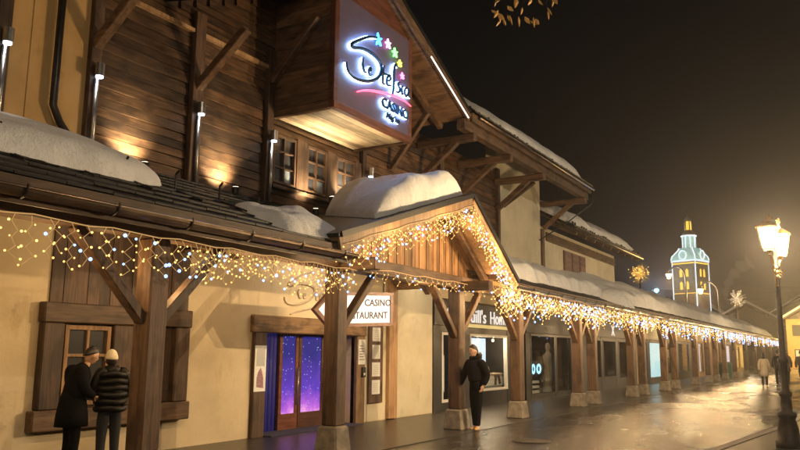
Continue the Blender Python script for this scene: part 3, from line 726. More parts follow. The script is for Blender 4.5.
# ------------------------------------------------------------------ entrance gable
GX = -6.42; AY, AZZ = 13.45, 4.62; L0 = (8.9, 3.20); R0_ = (15.75, 3.08)
gb = thing('entrance_gable', 'gabled timber porch over the casino entrance, edged with lights', 'porch', (GX, 12.4, 3))
def gz(y): return AZZ-(AY-y)*(AZZ-L0[1])/(AY-L0[0]) if y < AY else AZZ-(y-AY)*(AZZ-R0_[1])/(R0_[0]-AY)
for (ya, za) in (L0, R0_):
    gslab(ya, za, AY, AZZ, GX, FX, .06, 'gable_boarding', M['palewood'], gb)
    gslab(ya-(.05 if ya < AY else -.05), za+.065-.02, AY, AZZ+.065, GX+.06, FX, .06, 'gable_covering', M['slate'], gb)
    s = -1 if ya < AY else 1
    MB().beam((GX+.03, ya, za-.06), (GX+.03, AY, AZZ-.06), .045, .22).build('barge_board', M['palewood'], gb, bevel=.006)
    MB().beam((GX+.075, ya, za+.09), (GX+.075, AY, AZZ+.09), .03, .09).build('edge_trim', M['slate'], gb)
    for X in (-7.0, -7.8, -8.6):
        MB().beam((X, ya+(-s)*.1, za-.09), (X, AY, AZZ-.12), .12, .14).build('rafter', M['beamY'], gb)
    mb = MB(); mb.beam((GX-.02, ya+(-s)*.3, gz(ya-s*.3)-.02), (GX-3, ya-s*.3, gz(ya-s*.3)-.02), .1, .12); mb.build('eave_plate', M['beamX'], gb)
MB().beam((GX+.0, AY, AZZ-.2), (FX, AY, AZZ-.2), .16, .2).build('ridge_beam', M['beamX'], gb)
y = 9.9; k = 0
while y < 15.5:
    zt0, zt1 = gz(y)-.04, gz(y+.14)-.04
    x0, x1 = -7.36+.012*(k % 2), -7.33+.012*(k % 2)
    if min(zt0, zt1) > 3.22:
        mb = MB(); mb.hexa([(x0, y, 3.2), (x1, y, 3.2), (x1, y+.138, 3.2), (x0, y+.138, 3.2), (x0, y, zt0), (x1, y, zt0), (x1, y+.138, zt1), (x0, y+.138, zt1)])
        mb.build('infill_board', M['goldboard'], gb)
    y += .145; k += 1
MB().box(-7.30, -7.02, 15.0, 15.6, 3.0, 3.16).build('corbel', M['beamY'], gb, bevel=.015)
for y in (10.05, 14.45):
    mb = MB(); mb.beam((PX+.1, y, 2.98), (GX-.02, y, 2.98), .2, .2); mb.build('outrigger', M['beamX'], gb, bevel=.015)
def f_gs(u, v):
    x = -6.62-(2.35)*v; ya = 10.25+(-6.6-x)*.72; y = ya+(AY+.02-ya)*u; return (x, y, gz(y)+.13)
def gsnow():
    nu, nv = 110, 70; vs = []; random.seed(2)
    for lay in (0, 1):
        for j in range(nv+1):
            for i in range(nu+1):
                u, v = i/nu, j/nv; p = Vector(f_gs(u, v))
                a = min(1, u/.42); ku = (.86+.14*u)*sqrt(max(0, 1-(1-a)**2))*sqrt(max(0, 1-max(0, (u-.86)/.14)**2.5))
                b2 = min(1, min(v/.14, (1-v)/.14)); kv = sqrt(max(0, 1-(1-b2)**2))
                nn = noise.noise(p*.9)*.26+noise.noise(p*2.8)*.10+noise.noise(p*9)*.025
                k = ku*kv; wob = noise.noise(p*1.7)*.10+noise.noise(p*7)*.03
                h = .62*k*(1+nn)
                if lay: p = p+Vector((wob*(1-kv), 0, h+.004))
                else: p = p+Vector((wob*(1-kv), 0, 0))
                vs.append(p)
    n = (nu+1)*(nv+1); fs = []
    for j in range(nv):
        for i in range(nu):
            a = j*(nu+1)+i; fs.append((a, a+1, a+nu+2, a+nu+1)); fs.append((n+a, n+a+nu+1, n+a+nu+2, n+a+1))
    MB().add(vs, fs).build('snow_mound', M['snow'], None, smooth=True, label='big rounded mound of snow on top of the entrance gable', cat='snow')
gsnow()
# snow along the rest of the arcade roof
def f_mid(u, v):
    y = 15.9+u*10.4; x0 = -7.2-.2*noise.noise(Vector((y*1.3, 2, 0))); x = x0+(FX+.02-x0)*v
    return (x, y-(1.35*v if u < .5 else 0)*(1-2*u if u < .5 else 0), az(x)+.11)
snow_patch('snow_band', f_mid, 170, 30, .32, 5, 'thick snow on the arcade roof below the pale end wall', edge=.10, rough=.6)
def f_far(u, v):
    y = 26.8+u*57.4; x0 = -7.05-.22*noise.noise(Vector((y*.8, 4, 0))); x = x0+(FX-.6-x0)*v
    return (x, y, az(x)+.11)
snow_patch('snow_band', f_far, 420, 24, .48, 8, 'long snow blanket covering the far half of the arcade roof', edge=.10, rough=.45)
# a bulge of snow over the eave
def f_b(u, v):
    y = 24.8+u*1.9; x = -6.42-.9*v; return (x, y, az(x)+.11)
snow_patch('snow_lump', f_b, 22, 14, .42, 12, 'rounded bulge of snow overhanging the arcade eave near mid street', edge=.45, rough=.4)
# snow on the upper roof
def f_u(u, v):
    y = 19.3+u*7.3; x = -8.1-(2.4)*v; return (x, y, EZ+(EX-x)*SL+.17)
snow_patch('snow_slab', f_u, 110, 30, .42, 14, 'snow slab on the high roof edge against the black sky', edge=.16, rough=.35)

# ------------------------------------------------------------------ arrow sign
t = thing('arrow_sign', 'lit white arrow board reading casino restaurant with a dark red-brown frame', 'sign', (-7.75, 11.2, 2.4))
D = Vector((.5, 1.5, .07)).normalized(); A = Vector((-8.02, 10.42, 2.30)); Nv = D.cross(ZV).normalized(); hh = .31
def sp(u, v, n=0): return A+D*u+ZV*v+Nv*n
outer = [sp(0, 0), sp(.33, -hh), sp(1.80, -hh), sp(1.80, hh), sp(.33, hh)]
inner = [sp(.10, 0, .0), sp(.36, -hh+.06), sp(1.73, -hh+.06), sp(1.73, hh-.06), sp(.36, hh-.06)]
mb = MB(); n = 5
for k in range(5):
    a, b_, c_, d_ = outer[k], outer[(k+1) % 5], inner[(k+1) % 5], inner[k]
    mb.hexa([a-Nv*.05, b_-Nv*.05, c_-Nv*.05, d_-Nv*.05, a+Nv*.05, b_+Nv*.05, c_+Nv*.05, d_+Nv*.05])
o = mb.build('frame', M['redwood'], t); fix_normals(o)
mb = MB(); mb.prism([p-Nv*.03 for p in inner], Nv*.06); o = mb.build('light_panel', emit('light_panel', (1, .84, .78), .82, True, (.5, .5, .5)), t); fix_normals(o)
text_mb('CASINO', .175, sp(1.12, .06, .034), D, ZV, .006, .002, .98).build('upper_word', M['ink'], t)
text_mb('RESTAURANT', .175, sp(.66, -.17, .034), D, ZV, .006, .002, .93).build('lower_word', M['ink'], t)
for u in (.6, 1.6): MB().tube([sp(u, hh), sp(u, hh+.42)], .014, 6).build('hanger', M['iron'], t)
MB().beam(sp(.45, hh+.44), sp(1.8, hh+.44), .06, .06).build('hanging_rail', M['iron'], t)

# ------------------------------------------------------------------ icicle light strings
def zigzag(P, length, mbw, warm, cool, rng, rb, cool_p, wires=True, spread=.0):
    z = 0; side = rng.choice((-1, 1)); p = Vector(P); pts = [p.copy()]
    while z < length:
        st = rng.uniform(.055, .085); z += st; side = -side
        q = Vector((P[0]+rng.uniform(-.02, .02)+spread*rng.uniform(-1, 1), P[1]+side*rng.uniform(.02, .05), P[2]-z)); pts.append(q)
        b1 = q+Vector((rng.uniform(-.01, .01), side*rng.uniform(.015, .04), rng.uniform(-.01, .012)))
        ic = rng.random() < cool_p; getattr(cool if ic else warm, 'ball' if wires and rb < .0146 else 'octa')(b1, rb*rng.uniform(.75, 1.25)*(1.6 if ic else 1))
    if wires: mbw.tube(pts, .0042, 3, False)
def string(label, A, B, step, lmin, lmax, rb, cool_p, seed, layers=1, power=0, nl=1, wires=True, drop=.0):
    rng = random.Random(seed); A, B = Vector(A), Vector(B); L = (B-A).length; n = int(L/step)
    t = thing('icicle_lights', label, 'light string', tuple((A+B)/2), 'icicle light strings')
    W_, C1, C2 = MB(), MB(), MB(); W_.tube([A.lerp(B, k/12)+Vector((.01, 0, -.015*sin(k*2.1))) for k in range(13)], .006, 4)
    for l in range(layers):
        for k in range(n):
            p = A.lerp(B, (k+.5+rng.uniform(-.3, .3))/n)+Vector((-.14*l+rng.uniform(-.02, .02), 0, 0))
            env = [.4, .8, 1, .65, .3, .9, .55][k % 7]
            bay = .5+.5*abs(sin(pi*p.y/2.3+.6*sin(p.y*.7))) if layers > 1 else 1
            zigzag(p, lmin+(lmax-lmin)*env*bay*rng.uniform(.7, 1), W_, C1, C2, rng, rb, cool_p, wires)
    W_.build('wire', M['wire'], t); C1.build('warm_bulbs', M['bulb_warm'], t, kind='stuff'); C2.build('cool_bulbs', M['bulb_cool'], t, kind='stuff')
    for k in range(nl):
        gable = abs(A.z-B.z) > .2
        p = A.lerp(B, (k+.5)/nl)-Vector((1.0 if A.x > -6.4 and A.y < 9 and abs(A.z-B.z) < .2 else ((-.32 if k % 2 else .3) if gable else .15), 0, .12 if gable and k % 2 else .3)); point('string_glow', p, power/nl*(.4 if gable and k % 2 == 0 else 1), (1, .62, .26), .12, t)
SX = AX+.20
string('icicle lights under the gutter at the far left of the photo', (SX, 2.6, 2.79), (SX, 6.1, 2.79), .15, .2, .46, .0105, .16, 1, 1, 60, 4)
string('icicle lights under the gutter between the near post and the entrance', (SX, 6.1, 2.79), (SX, 9.3, 2.79), .11, .14, .44, .0105, .12, 2, 2, 75, 4)
string('icicle lights on the left slope of the entrance gable', (GX+.08, 9.0, 3.16), (GX+.08, AY, AZZ-.12), .12, .15, .52, .0115, .14, 3, 2, 110, 5)
string('icicle lights on the right slope of the entrance gable', (GX+.08, AY, AZZ-.12), (GX+.08, 15.75, 3.0), .085, .2, .55, .0125, .16, 4, 2, 80, 3)
string('icicle lights along the tie beam below the gable', (-6.95, 10.5, 2.98), (-6.95, 15.3, 3.02), .2, .08, .2, .010, .15, 5, 1, 20, 1)
string('icicle lights between the gable and the first close post pair', (SX, 14.6, 2.98), (SX, 22.6, 2.95), .15, .15, .70, .0145, .17, 6, 2, 240, 6)
string('icicle lights from the first to the second close post pair', (SX, 22.6, 2.95), (SX, 30, 2.95), .22, .15, .70, .0175, .2, 7, 2, 220, 5)
string('icicle lights over the teal window bays', (SX, 30.3, 2.95), (SX, 43, 2.95), .42, .2, .72, .020, .28, 8, 2, 340, 6, False)
string('icicle lights on the stretch over the green bin', (SX, 43.3, 2.95), (SX, 61, 2.95), .8, .2, .74, .023, .34, 9, 2, 460, 6, False)
string('icicle lights at the very end of the arcade', (SX, 61.3, 2.95), (SX, 84, 2.95), 1.3, .2, .74, .028, .3, 10, 2, 260, 4, False)

# ------------------------------------------------------------------ second building
sb = thing('second_building', 'pale plaster house with brown shutters beyond the chalet, lower snowy roof', 'building', (FX, 31, 0))
MB().box(FX-.4, FX-.02, 26.0, 36, 4.25, 6.2).build('upper_wall', M['plaster_pale'], sb)
MB().box(FX-.02, FX+.04, 26.6, 36, 5.72, 6.05).build('wall_beam', M['beamY'], sb, bevel=.01)
MB().box(FX-.02, FX+.05, 26.05, 26.3, 4.3, 6.1).build('corner_post', M['beamZ'], sb)
for (a, b_) in ((28.55, 29.45), (29.55, 30.45), (30.55, 31.3)):
    w_o = MB().box(FX-.019, FX+.03, a, b_, 4.72, 5.6).build('shutter', M['redwood'], sb)
    for k in range(4): MB().box(FX+.031, FX+.045, a+.08, b_-.08, 4.8+k*.2, 4.93+k*.2).build('shutter_panel', M['redwood'], w_o)
def slab2(x0, z0, y0, y1, run, sl, th, name, mat): return roof_slab(x0, z0, y0, y1, run, sl, th, name, mat, sb)
slab2(-8.45, 5.98, 26.3, 36.4, 4, .55, .1, 'roof_boarding', M['beamY']); slab2(-8.4, 6.085, 26.3, 36.4, 4, .55, .06, 'roof_covering', M['slate'])
MB().tube([(-8.36, 26.3, 6.05), (-8.36, 36.4, 6.05)], .05, 8).build('gutter', M['zinc'], sb, smooth=True)
for k in range(9): MB().beam((-8.45, 26.7+k*1.15, 5.93), (FX, 26.7+k*1.15, 6.45), .1, .12).build('rafter', M['beamX'], sb)
mb = MB(); y = 26.4
while y < 36.3:
    mb.beam((-8.40, y, 6.17), (-8.7, y, 6.34), .3, .04); mb.beam((-8.5, y, 6.2), (-8.5, y, 6.24+.1*random.random()), .07, .05); y += .27
mb.build('tile_edge', M['slate'], sb, kind='stuff')
def f_s(u, v):
    y = 26.5+u*9.6; x = -8.55-2.6*v; return (x, y, 6.15+(-8.45-x)*.55)
snow_patch('snow_slab', f_s, 90, 24, .42, 21, 'snow slab on the lower roof with the brown shutters below', edge=.14, rough=.45)

# row of low shops beyond
row = thing('shop_row', 'long low row of shops under the far half of the arcade', 'building', (FX, 60, 0))
MB().box(FX-4.4, FX-3.6, 30, 84.5, 0, 4.3).build('rear_wall', M['plaster'], row)
MB().box(FX-.4, FX, 30, 84.5, 3.05, 4.3).build('upper_wall', M['plaster'], row)
MB().box(FX-4.4, FX, 84.5, 84.9, 0, 4.3).build('end_wall', M['plaster'], row)
mb = MB(); mb.prism([(FX, 36.4, 4.3), (FX-2, 36.4, 5.0), (FX-4.4, 36.4, 4.3)], (0, 48.3, 0)); o = mb.build('roof', M['slate'], row); fix_normals(o)
for y in (30.2, 39.9, 48.9, 56.4, 66.4, 75.0): MB().box(FX-.4, FX, y-.35, y+.35, 0, 3.05).build('pier', M['plaster'], row)

# ------------------------------------------------------------------ shopfronts
def shop(label, y0, y1, frame, fascia, wins, lit, sill=.45, top=2.2, fz=(2.3, 2.98), depth=1.6, wallc=None):
    t = thing('shopfront', label, 'shopfront', (FX, (y0+y1)/2, 0))
    MB().box(FX-.2, FX+.06, y0, y1, fz[0], fz[1]).build('fascia', fascia, t, bevel=.01)
    mb = MB(); mb.box(FX-depth-.05, FX-depth, y0, y1, 0, 3.05); mb.box(FX-depth, FX-.12, y0, y0+.05, 0, 3.0); mb.box(FX-depth, FX-.12, y1-.05, y1, 0, 3.0)
    mb.box(FX-depth, FX-.2, y0+.05, y1-.05, 3.0, 3.05)
    mb.build('interior_wall', wallc or M['greypaint'], t)
    last = y0
    for (a, b_, s0) in wins:
        MB().box(FX-.12, FX+.02, last, a, 0, fz[0]-.002).build('pier', frame, t)
        if s0 > .05: MB().box(FX-.12, FX+.01, a, b_, 0, s0).build('stall_riser', frame, t)
        f = MB(); f.box(FX-.08, FX+.03, a, a+.07, s0, top); f.box(FX-.08, FX+.03, b_-.07, b_, s0, top); f.box(FX-.08, FX+.03, a+.07, b_-.07, s0, s0+.07); f.box(FX-.08, FX+.03, a+.07, b_-.07, top-.07, top)
        fo = f.build('window', lit.get('frame', frame), t)
        MB().box(FX-.03, FX-.018, a+.07, b_-.07, s0+.07, top-.07).build('pane', M['clearglass'], fo)
        if top < fz[0]-.01: MB().box(FX-.12, FX+.01, a, b_, top+.001, fz[0]-.002).build('transom', frame, t)
        last = b_
    MB().box(FX-.12, FX+.02, last, y1, 0, fz[0]-.002).build('pier', frame, t)
    return t
s1 = shop('black bedding shop front with white handwritten sign and a lit display window', 17.72, 23.2, M['blackpaint'], M['blackpaint'],
          [(18.2, 19.55, .25), (19.95, 22.7, .45)], {'frame': M['white']}, top=2.12, depth=2.2)
text_mb("Gribouill's", .54, (FX+.075, 18.35, 2.45), YV, ZV, .02, .004, 1.18).build('sign_word', emit('letter_white', (1, .9, .8), .7), s1)
text_mb("Home", .54, (FX+.075, 21.25, 2.45), YV, ZV, .02, .004, 1.0).build('sign_word', bpy.data.materials['letter_white'], s1)
MB().box(FX+.061, FX+.075, 19.3, 23.0, 2.30, 2.40).build('sign_lightbar', emit('sign_lightbar', (1, .72, .25), .55), s1)
for y, c_, lab in ((20.85, (.75, .88, 1), 'left tall backlit curtain in the bedding shop window'), (21.65, (.7, .85, 1), 'right tall backlit curtain in the bedding shop window')):
    cu = thing('curtain', lab, 'curtain', (FX-.45, y, 1.4), 'backlit curtains in the bedding shop')
    for k in range(6): MB().tube([(FX-.45, y-.27+k*.11, .95), (FX-.45, y-.27+k*.11, 2.02)], .06, 8).build('fold', emit('curtain_light', c_, 1.1) if k == 0 and y < 21 else bpy.data.materials['curtain_light'], cu, smooth=True)
bed = thing('display_bed', 'pale bed with cushions inside the bedding shop window', 'bed', (FX-.9, 21.4, .5))
MB().box(FX-.9, FX-.16, 20.3, 22.9, .50, .88).build('mattress', M['paper'], bed, bevel=.08)
MB().box(FX-.88, FX-.18, 20.35, 22.8, .885, .95).build('blanket', M['palecoat'], bed, bevel=.03)
for y in (20.7, 21.6): MB().lathe((FX-.55, y+.4, .95), [(0, .12), (.1, .24), (.2, .2), (.27, .05)], 12).build('cushion', M['palecoat'], bed, smooth=True)
MB().tube([(FX-.15, 22.1, .6), (FX-.15, 22.15, .86), (FX-.15, 22.35, .88), (FX-.15, 22.45, .62)], .05, 8).build('bedding_print', M['browncoat'], bed)
for k, y in enumerate((20.3, 21.2, 22.3)):
    b_l = thing('pendant_lamp', ['left', 'middle', 'right'][k]+' small round lamp at the top of the bedding shop window', 'lamp', (FX-.3, y, 2.0), 'lamps in the bedding shop window')
    MB().lathe((FX-.3, y, 1.97), [(-.05, .015), (-.025, .045), (.02, .045), (.045, .015)], 10).build('globe', emit('shop_globe', (1, .7, .35), 4) if k == 0 else bpy.data.materials['shop_globe'], b_l, smooth=True)
    MB().tube([(FX-.3, y, 2.02), (FX-.3, y, 2.99)], .006, 4).build('cord', M['iron'], b_l)
    point('lamp_light', (FX-.28, y, 1.85), 30, (1, .7, .4), .06, b_l)
mqn = thing('mannequin_bust', 'dark haired mannequin bust in front of the lit shop curtains', 'mannequin', (FX-.28, 21.2, 1))
MB().lathe((FX-.28, 21.2, .9), [(0, .15), (.15, .17), (.35, .11), (.42, .06), (.5, .09), (.62, .10), (.7, .05)], 14).build('bust', M['browncoat'], mqn, smooth=True)
MB().box(FX-.3, FX-.27, 18.7, 18.9, .5, 1.5).build('hanging_textile', emit('lit_textile', (1, .8, .6), .5), None, label='narrow pale textile hanging in the left bedding shop window', cat='textile')

s2 = shop('dark shop doors with grey fascia and blue lit screens inside', 24.3, 30.0, M['blackpaint'], M['greypaint'], [(24.75, 27.2, .12), (27.35, 29.1, .12)], {}, top=2.24, fz=(2.26, 2.98))
scr = thing('blue_screen', 'glowing pale blue sign inside the dark shop', 'screen', (FX-.3, 25.7, 1.0))
MB().box(FX-.35, FX-.3, 25.2, 26.75, .78, 1.3).build('backplate', M['blackpaint'], scr)
text_mb('H', .46, (FX-.295, 25.25, .86), YV, ZV, .02, .02, .9).build('letter', emit('screen_blue', (.32, .72, 1), 2.2), scr)
text_mb('O', .46, (FX-.295, 25.62, .86), YV, ZV, .02, .02, .9).build('letter', bpy.data.materials['screen_blue'], scr)
text_mb('O', .46, (FX-.295, 26.1, .86), YV, ZV, .02, .02, 1.2).build('right_letter', bpy.data.materials['screen_blue'], scr)
st = thing('white_crates', 'stack of pale slatted shelves low in the dark shop window', 'shelves', (FX-.3, 25.2, .3))
for k in range(3): MB().box(FX-.4, FX-.2, 24.9, 26.1, .18+k*.17, .27+k*.17).build('shelf', M['white'], st, bevel=.01)
mq = thing('draped_mannequin', 'tall mannequin in a pale draped dress behind the dark shop glass', 'mannequin', (FX-.4, 27.6, 0))
MB().lathe((FX-.4, 27.6, .15), [(0, .22), (.5, .2), (.95, .13), (1.1, .16), (1.35, .2), (1.45, .08), (1.55, .06), (1.6, .1), (1.75, .09), (1.82, .03)], 14).build('dressed_form', M['palecoat'], mq, smooth=True)
point('shop_glow', (FX-.7, 26.4, 2.5), 22, (1, .75, .5), .1, mq)
s3 = shop('grey shop front with white letters on its fascia and dim windows', 30.6, 39.4, M['greypaint'], M['greypaint'], [(31.4, 33.2, .5), (33.5, 35.6, .5), (36.1, 38.2, .4)], {}, top=2.2, fz=(2.3, 2.98))
text_mb('B', .62, (FX+.075, 31.6, 2.42), YV, ZV, .02, .02).build('letter', bpy.data.materials['letter_white'], s3)
text_mb('O', .62, (FX+.075, 32.1, 2.42), YV, ZV, .02, .02).build('letter', bpy.data.materials['letter_white'], s3)
text_mb('X', .62, (FX+.075, 34.8, 2.42), YV, ZV, .02, .02).build('letter', bpy.data.materials['letter_white'], s3)
point('shop_glow', (FX-.8, 34.5, 2.5), 25, (1, .78, .45), .1, s3)
s4 = shop('shop front with bright teal white curtained windows', 40.3, 48.4, M['greypaint'], M['plaster_pale'], [(40.7, 41.9, .25), (42.3, 45.6, .25), (46.4, 47.9, .4)], {}, top=2.25, fz=(2.36, 2.98))
M['tealcurtain'] = emit('teal_curtain', (.62, .93, .95), 1.1, True, (.3, .35, .35)); 
for a, b_ in ((40.8, 41.8), (42.4, 45.5)):
    k = 0; y = a
    while y < b_: MB().tube([(FX-.15, y+.08, .32), (FX-.15, y+.08, 2.2)], .095, 8).build('curtain_fold', M['tealcurtain'], s4, smooth=True); y += .19
s5 = shop('grey panelled shop front behind the broad pale post', 49.4, 56, M['greypaint'], M['plaster'], [(50.2, 53.6, .4), (54.2, 55.6, .4)], {}, top=2.3, fz=(2.4, 2.98), wallc=M['stone'])
point('shop_glow', (FX-.5, 52.5, 2.6), 60, (.75, .9, 1), .1, s5)
s6 = shop('far shop front with a narrow cool lit window and cream trim', 56.9, 66, M['palewood'], M['plaster_pale'], [(57.3, 59.1, .3), (60.6, 62.4, .2), (63.2, 65.4, .3)], {}, top=2.4, fz=(2.5, 2.98))
M['coolwin'] = emit('cool_display', (.55, .75, 1), .8, True); M['warmwin'] = emit('warm_display', (1, .62, .15), .7, True)
MB().box(FX-.2, FX-.16, 57.4, 59.0, .3, 2.4).build('display_panel', M['coolwin'], s6)
MB().box(FX-.2, FX-.16, 63.3, 65.3, .3, 2.4).build('display_panel', M['warmwin'], s6)
s7 = shop('far shop front with a bright bluish display', 66.9, 74.6, M['greypaint'], M['plaster'], [(67.4, 70.2, .3), (70.8, 74, .2)], {}, top=2.4, fz=(2.5, 2.98))
MB().box(FX-.2, FX-.16, 70.9, 73.9, .3, 2.4).build('display_panel', emit('sky_display', (.5, .72, 1), 1.1), s7)
s8 = shop('last shop front of the row glowing golden', 75.5, 84.3, M['palewood'], M['plaster_gold'], [(76, 79.5, .3), (80, 83.8, .3)], {}, top=2.4, fz=(2.5, 2.98))
MB().box(FX-.2, FX-.16, 76.1, 83.7, .3, 2.4).build('display_panel', M['warmwin'], s8)
bn = thing('litter_bin', 'round green litter bin at the far end of the arcade', 'bin', (-7.6, 55.0, 0))
MB().lathe((-7.6, 55.0, .01), [(0, .42), (.9, .48), (.95, .5), (1.0, .46)], 16).build('drum', simple('green_bin_paint', (.03, .09, .07), .4), bn)
MB().lathe((-7.6, 55.0, 1.011), [(0, .45), (.08, .4), (.12, .1)], 16).build('lid', M['greypaint'], bn)
# warm ceiling lamps added beneath the arcade to brighten the walls
for y, e, lab in ((12.3, 75, 'added ceiling lamp under the porch before the purple doors'), (7.4, 16, 'added ceiling lamp over the couple by the small window'), (16.7, 45, 'added ceiling lamp before the cream wall right of the porch'), (19.9, 18, 'added ceiling lamp before the bedding shop'), (27, 12, 'added ceiling lamp before the dark shop doors'),
                  (33.5, 20, 'added ceiling lamp before the shop with white letters'), (44, 50, 'added ceiling lamp before the teal windows'), (60, 60, 'added ceiling lamp beyond the teal windows'), (75, 90, 'added ceiling lamp at the golden end of the arcade')):
    t = thing('added_ceiling_lamp', lab, 'ceiling lamp', (-8.3, y, 3.6), 'ceiling lamps added under the arcade')
    zc = az(-8.3)-.12
    MB().lathe((-8.3, y, zc-.02), [(0, .09), (.05, .09), (.05, .07)], 12).build('housing', M['iron'], t)
    MB().lathe((-8.3, y, zc-.035), [(0, .07), (.012, .07), (.012, .06)], 12).build('diffuser', M['lampglass'], t)
    point('lamp_light', (-8.3, y, zc-.15), e, (1, .80, .53), .08, t)

# ------------------------------------------------------------------ street lanterns
def lampglass():
    m, t, b = newmat('lamp_white'); t.nodes.remove(b)
    tr = t.nodes.new('ShaderNodeBsdfTransparent'); em = t.nodes.new('ShaderNodeEmission'); em.inputs[0].default_value = (1, .86, .62, 1); em.inputs[1].default_value = 16
    ad = t.nodes.new('ShaderNodeMixShader'); ad.inputs[0].default_value = .4; t.links.new(tr.outputs[0], ad.inputs[1]); t.links.new(em.outputs[0], ad.inputs[2]); t.links.new(ad.outputs[0], t.nodes['Material Output'].inputs[0]); return m
M['lampflame'] = lampglass()
def lantern(par, x, y, z, s=1.0, e=300):
    """tapered four-sided lantern hanging from an arm, open cage of iron"""
    f = MB(); g_ = MB(); b0, b1, h = .085*s, .145*s, .36*s
    g_.hexa([(x-b0, y-b0, z), (x+b0, y-b0, z), (x+b0, y+b0, z), (x-b0, y+b0, z), (x-b1, y-b1, z+h), (x+b1, y-b1, z+h), (x+b1, y+b1, z+h), (x-b1, y+b1, z+h)])
    for i in (-1, 1):
        for j in (-1, 1): f.beam((x+i*b0, y+j*b0, z), (x+i*b1, y+j*b1, z+h), .016, .016)
    for zz, q in ((z, b0), (z+h, b1)):
        for i in (-1, 1): f.beam((x-q, y+i*q, zz), (x+q, y+i*q, zz), .02, .02); f.beam((x+i*q, y-q, zz), (x+i*q, y+q, zz), .02, .02)
    lo = f.build('lantern', M['lampgold'], par)
    go = g_.build('lantern_glass', M['lampflame'], lo); 
    r = MB(); q = b1+.03
    r.hexa([(x-q, y-q, z+h+.012), (x+q, y-q, z+h+.012), (x+q, y+q, z+h+.012), (x-q, y+q, z+h+.012), (x-.05, y-.05, z+h+.12), (x+.05, y-.05, z+h+.12), (x+.05, y+.05, z+h+.12), (x-.05, y+.05, z+h+.12)])
    r.lathe((x, y, z+h+.12), [(0, .03), (.03, .035), (.06, .012), (.10, .008)], 8); r.build('lantern_roof', M['lampgold'], lo)
    m_ = MB(); m_.lathe((x, y, z-.07), [(0, .012), (.03, .03), (.06, .05)], 8); m_.build('lantern_foot', M['lampgold'], lo)
    # four lights just outside the glass so that the cage does not swallow them
    pl = point('lantern_light', (x, y, z+h/2), e, (1, .69, .37), .05, par); pl.data.shadow_soft_size = .05*s
    return lo
def street_lamp(x, y, z0, lab, e=300):
    t = thing('street_lamp', lab, 'street lamp', (x, y, z0), 'cast iron lantern posts on the kerb')
    MB().lathe((x, y, z0), [(0, .20), (.10, .20), (.12, .17), (.30, .16), (.46, .12), (.50, .145), (.55, .145), (.58, .09), (.80, .075), (.84, .1), (.88, .1), (.91, .062), (1.35, .058), (1.38, .08), (1.42, .08), (1.45, .05), (2.9, .036), (2.93, .06), (2.97, .06), (3.0, .03), (3.35, .022)], 16).build('pole', M['iron'], t, smooth=True)
    sc2 = MB()
    for s_ in (-1, 1):
        cx, cy = x-.07*s_*0-(.05 if s_ < 0 else -.05), y+.47*s_
        pts = [(x, y, z0+2.6)]
        for k in range(1, 13):
            u = k/12; pts.append((x+(cx-x)*u, y+(cy-y)*(u**.8), z0+2.6+.42*sin(u*pi*.62)+.12*u*u))
        sc2.tube(pts, .018, 7)
        a0 = Vector(pts[-1])
        for q in range(3):      # scrollwork
            c_ = Vector((x, y+.12*s_+.09*s_*q, z0+2.72+.06*q)); R_ = .075-.012*q
            sc2.tube([c_+Vector((0, cos(a)*R_*(1-a/9), sin(a)*R_*(1-a/9))) for a in [k*.5 for k in range(13)]], .010, 5)
            sc2.octa(c_+Vector((.03, .05*s_, .06)), .035)
    sc2.build('scroll_bracket', M['lampgold'], t, smooth=True)
    fl = MB(); rnd = random.Random(4)
    for k in range(9):
        a = k*2.4; fl.tube([(x, y, z0+3.30), (x+cos(a)*.05, y+sin(a)*.10, z0+3.55), (x+cos(a)*.09, y+sin(a)*.26, z0+3.68+.1*rnd.random())], [.008, .006, .004], 4); fl.octa((x+cos(a)*.09, y+sin(a)*.27, z0+3.70+.1*rnd.random()), .026)
    fl.build('finial_sprig', M['lampgold'], t)
    lantern(t, x-.05, y-.47, z0+3.20, 1.0, e); lantern(t, x+.05, y+.47, z0+3.20, 1.0, e)
    return t
street_lamp(-1.04, 14.1, .11, 'tall cast iron street lamp with two bright lanterns at the right', 1700)
street_lamp(-.7, -3.5, .11, 'unseen cast iron street lamp added behind the viewer on the kerb', 420)  # this and the following lamps are unseen, added to light the street
street_lamp(-.55, 33, .11, 'cast iron street lamp added further along the kerb, out of view at the right', 750)
street_lamp(-.3, 52, .11, 'third cast iron street lamp, added along the kerb, out of view at the right', 750)
street_lamp(-.1, 72, .11, 'fourth cast iron street lamp, added along the kerb, out of view at the right', 750)

def mast(x, y, h, lab, e):  # unseen street lights added to brighten upper walls, eaves and snow
    t = thing('added_light_mast', lab, 'street light', (x, y, .11), 'unseen tall street lights added across the road')
    MB().tube([(x, y, .11), (x, y, h-.3), (x-.3, y, h), (x-1.2, y, h+.1)], [.09, .06, .05, .045], 10).build('mast', M['greypaint'], t, smooth=True)
    MB().box(x-1.75, x-1.15, y-.13, y+.13, h+.06, h+.18).build('lamp_head', M['greypaint'], t, bevel=.02)
    MB().box(x-1.70, x-1.25, y-.10, y+.10, h+.03, h+.055).build('diffuser', M['lampglass'], t)
    point('mast_light', (x-1.5, y, h-.03), e, (1, .84, .62), .1, t)
mast(5.5, 1.5, 8.5, 'unseen tall street light added across the road behind the viewer', 750)
mast(6.5, 24, 8.5, 'tall street light added across the road, out of view at the right', 950)
mast(6.5, 52, 8.5, 'second tall street light added across the road, out of view at the right', 600)

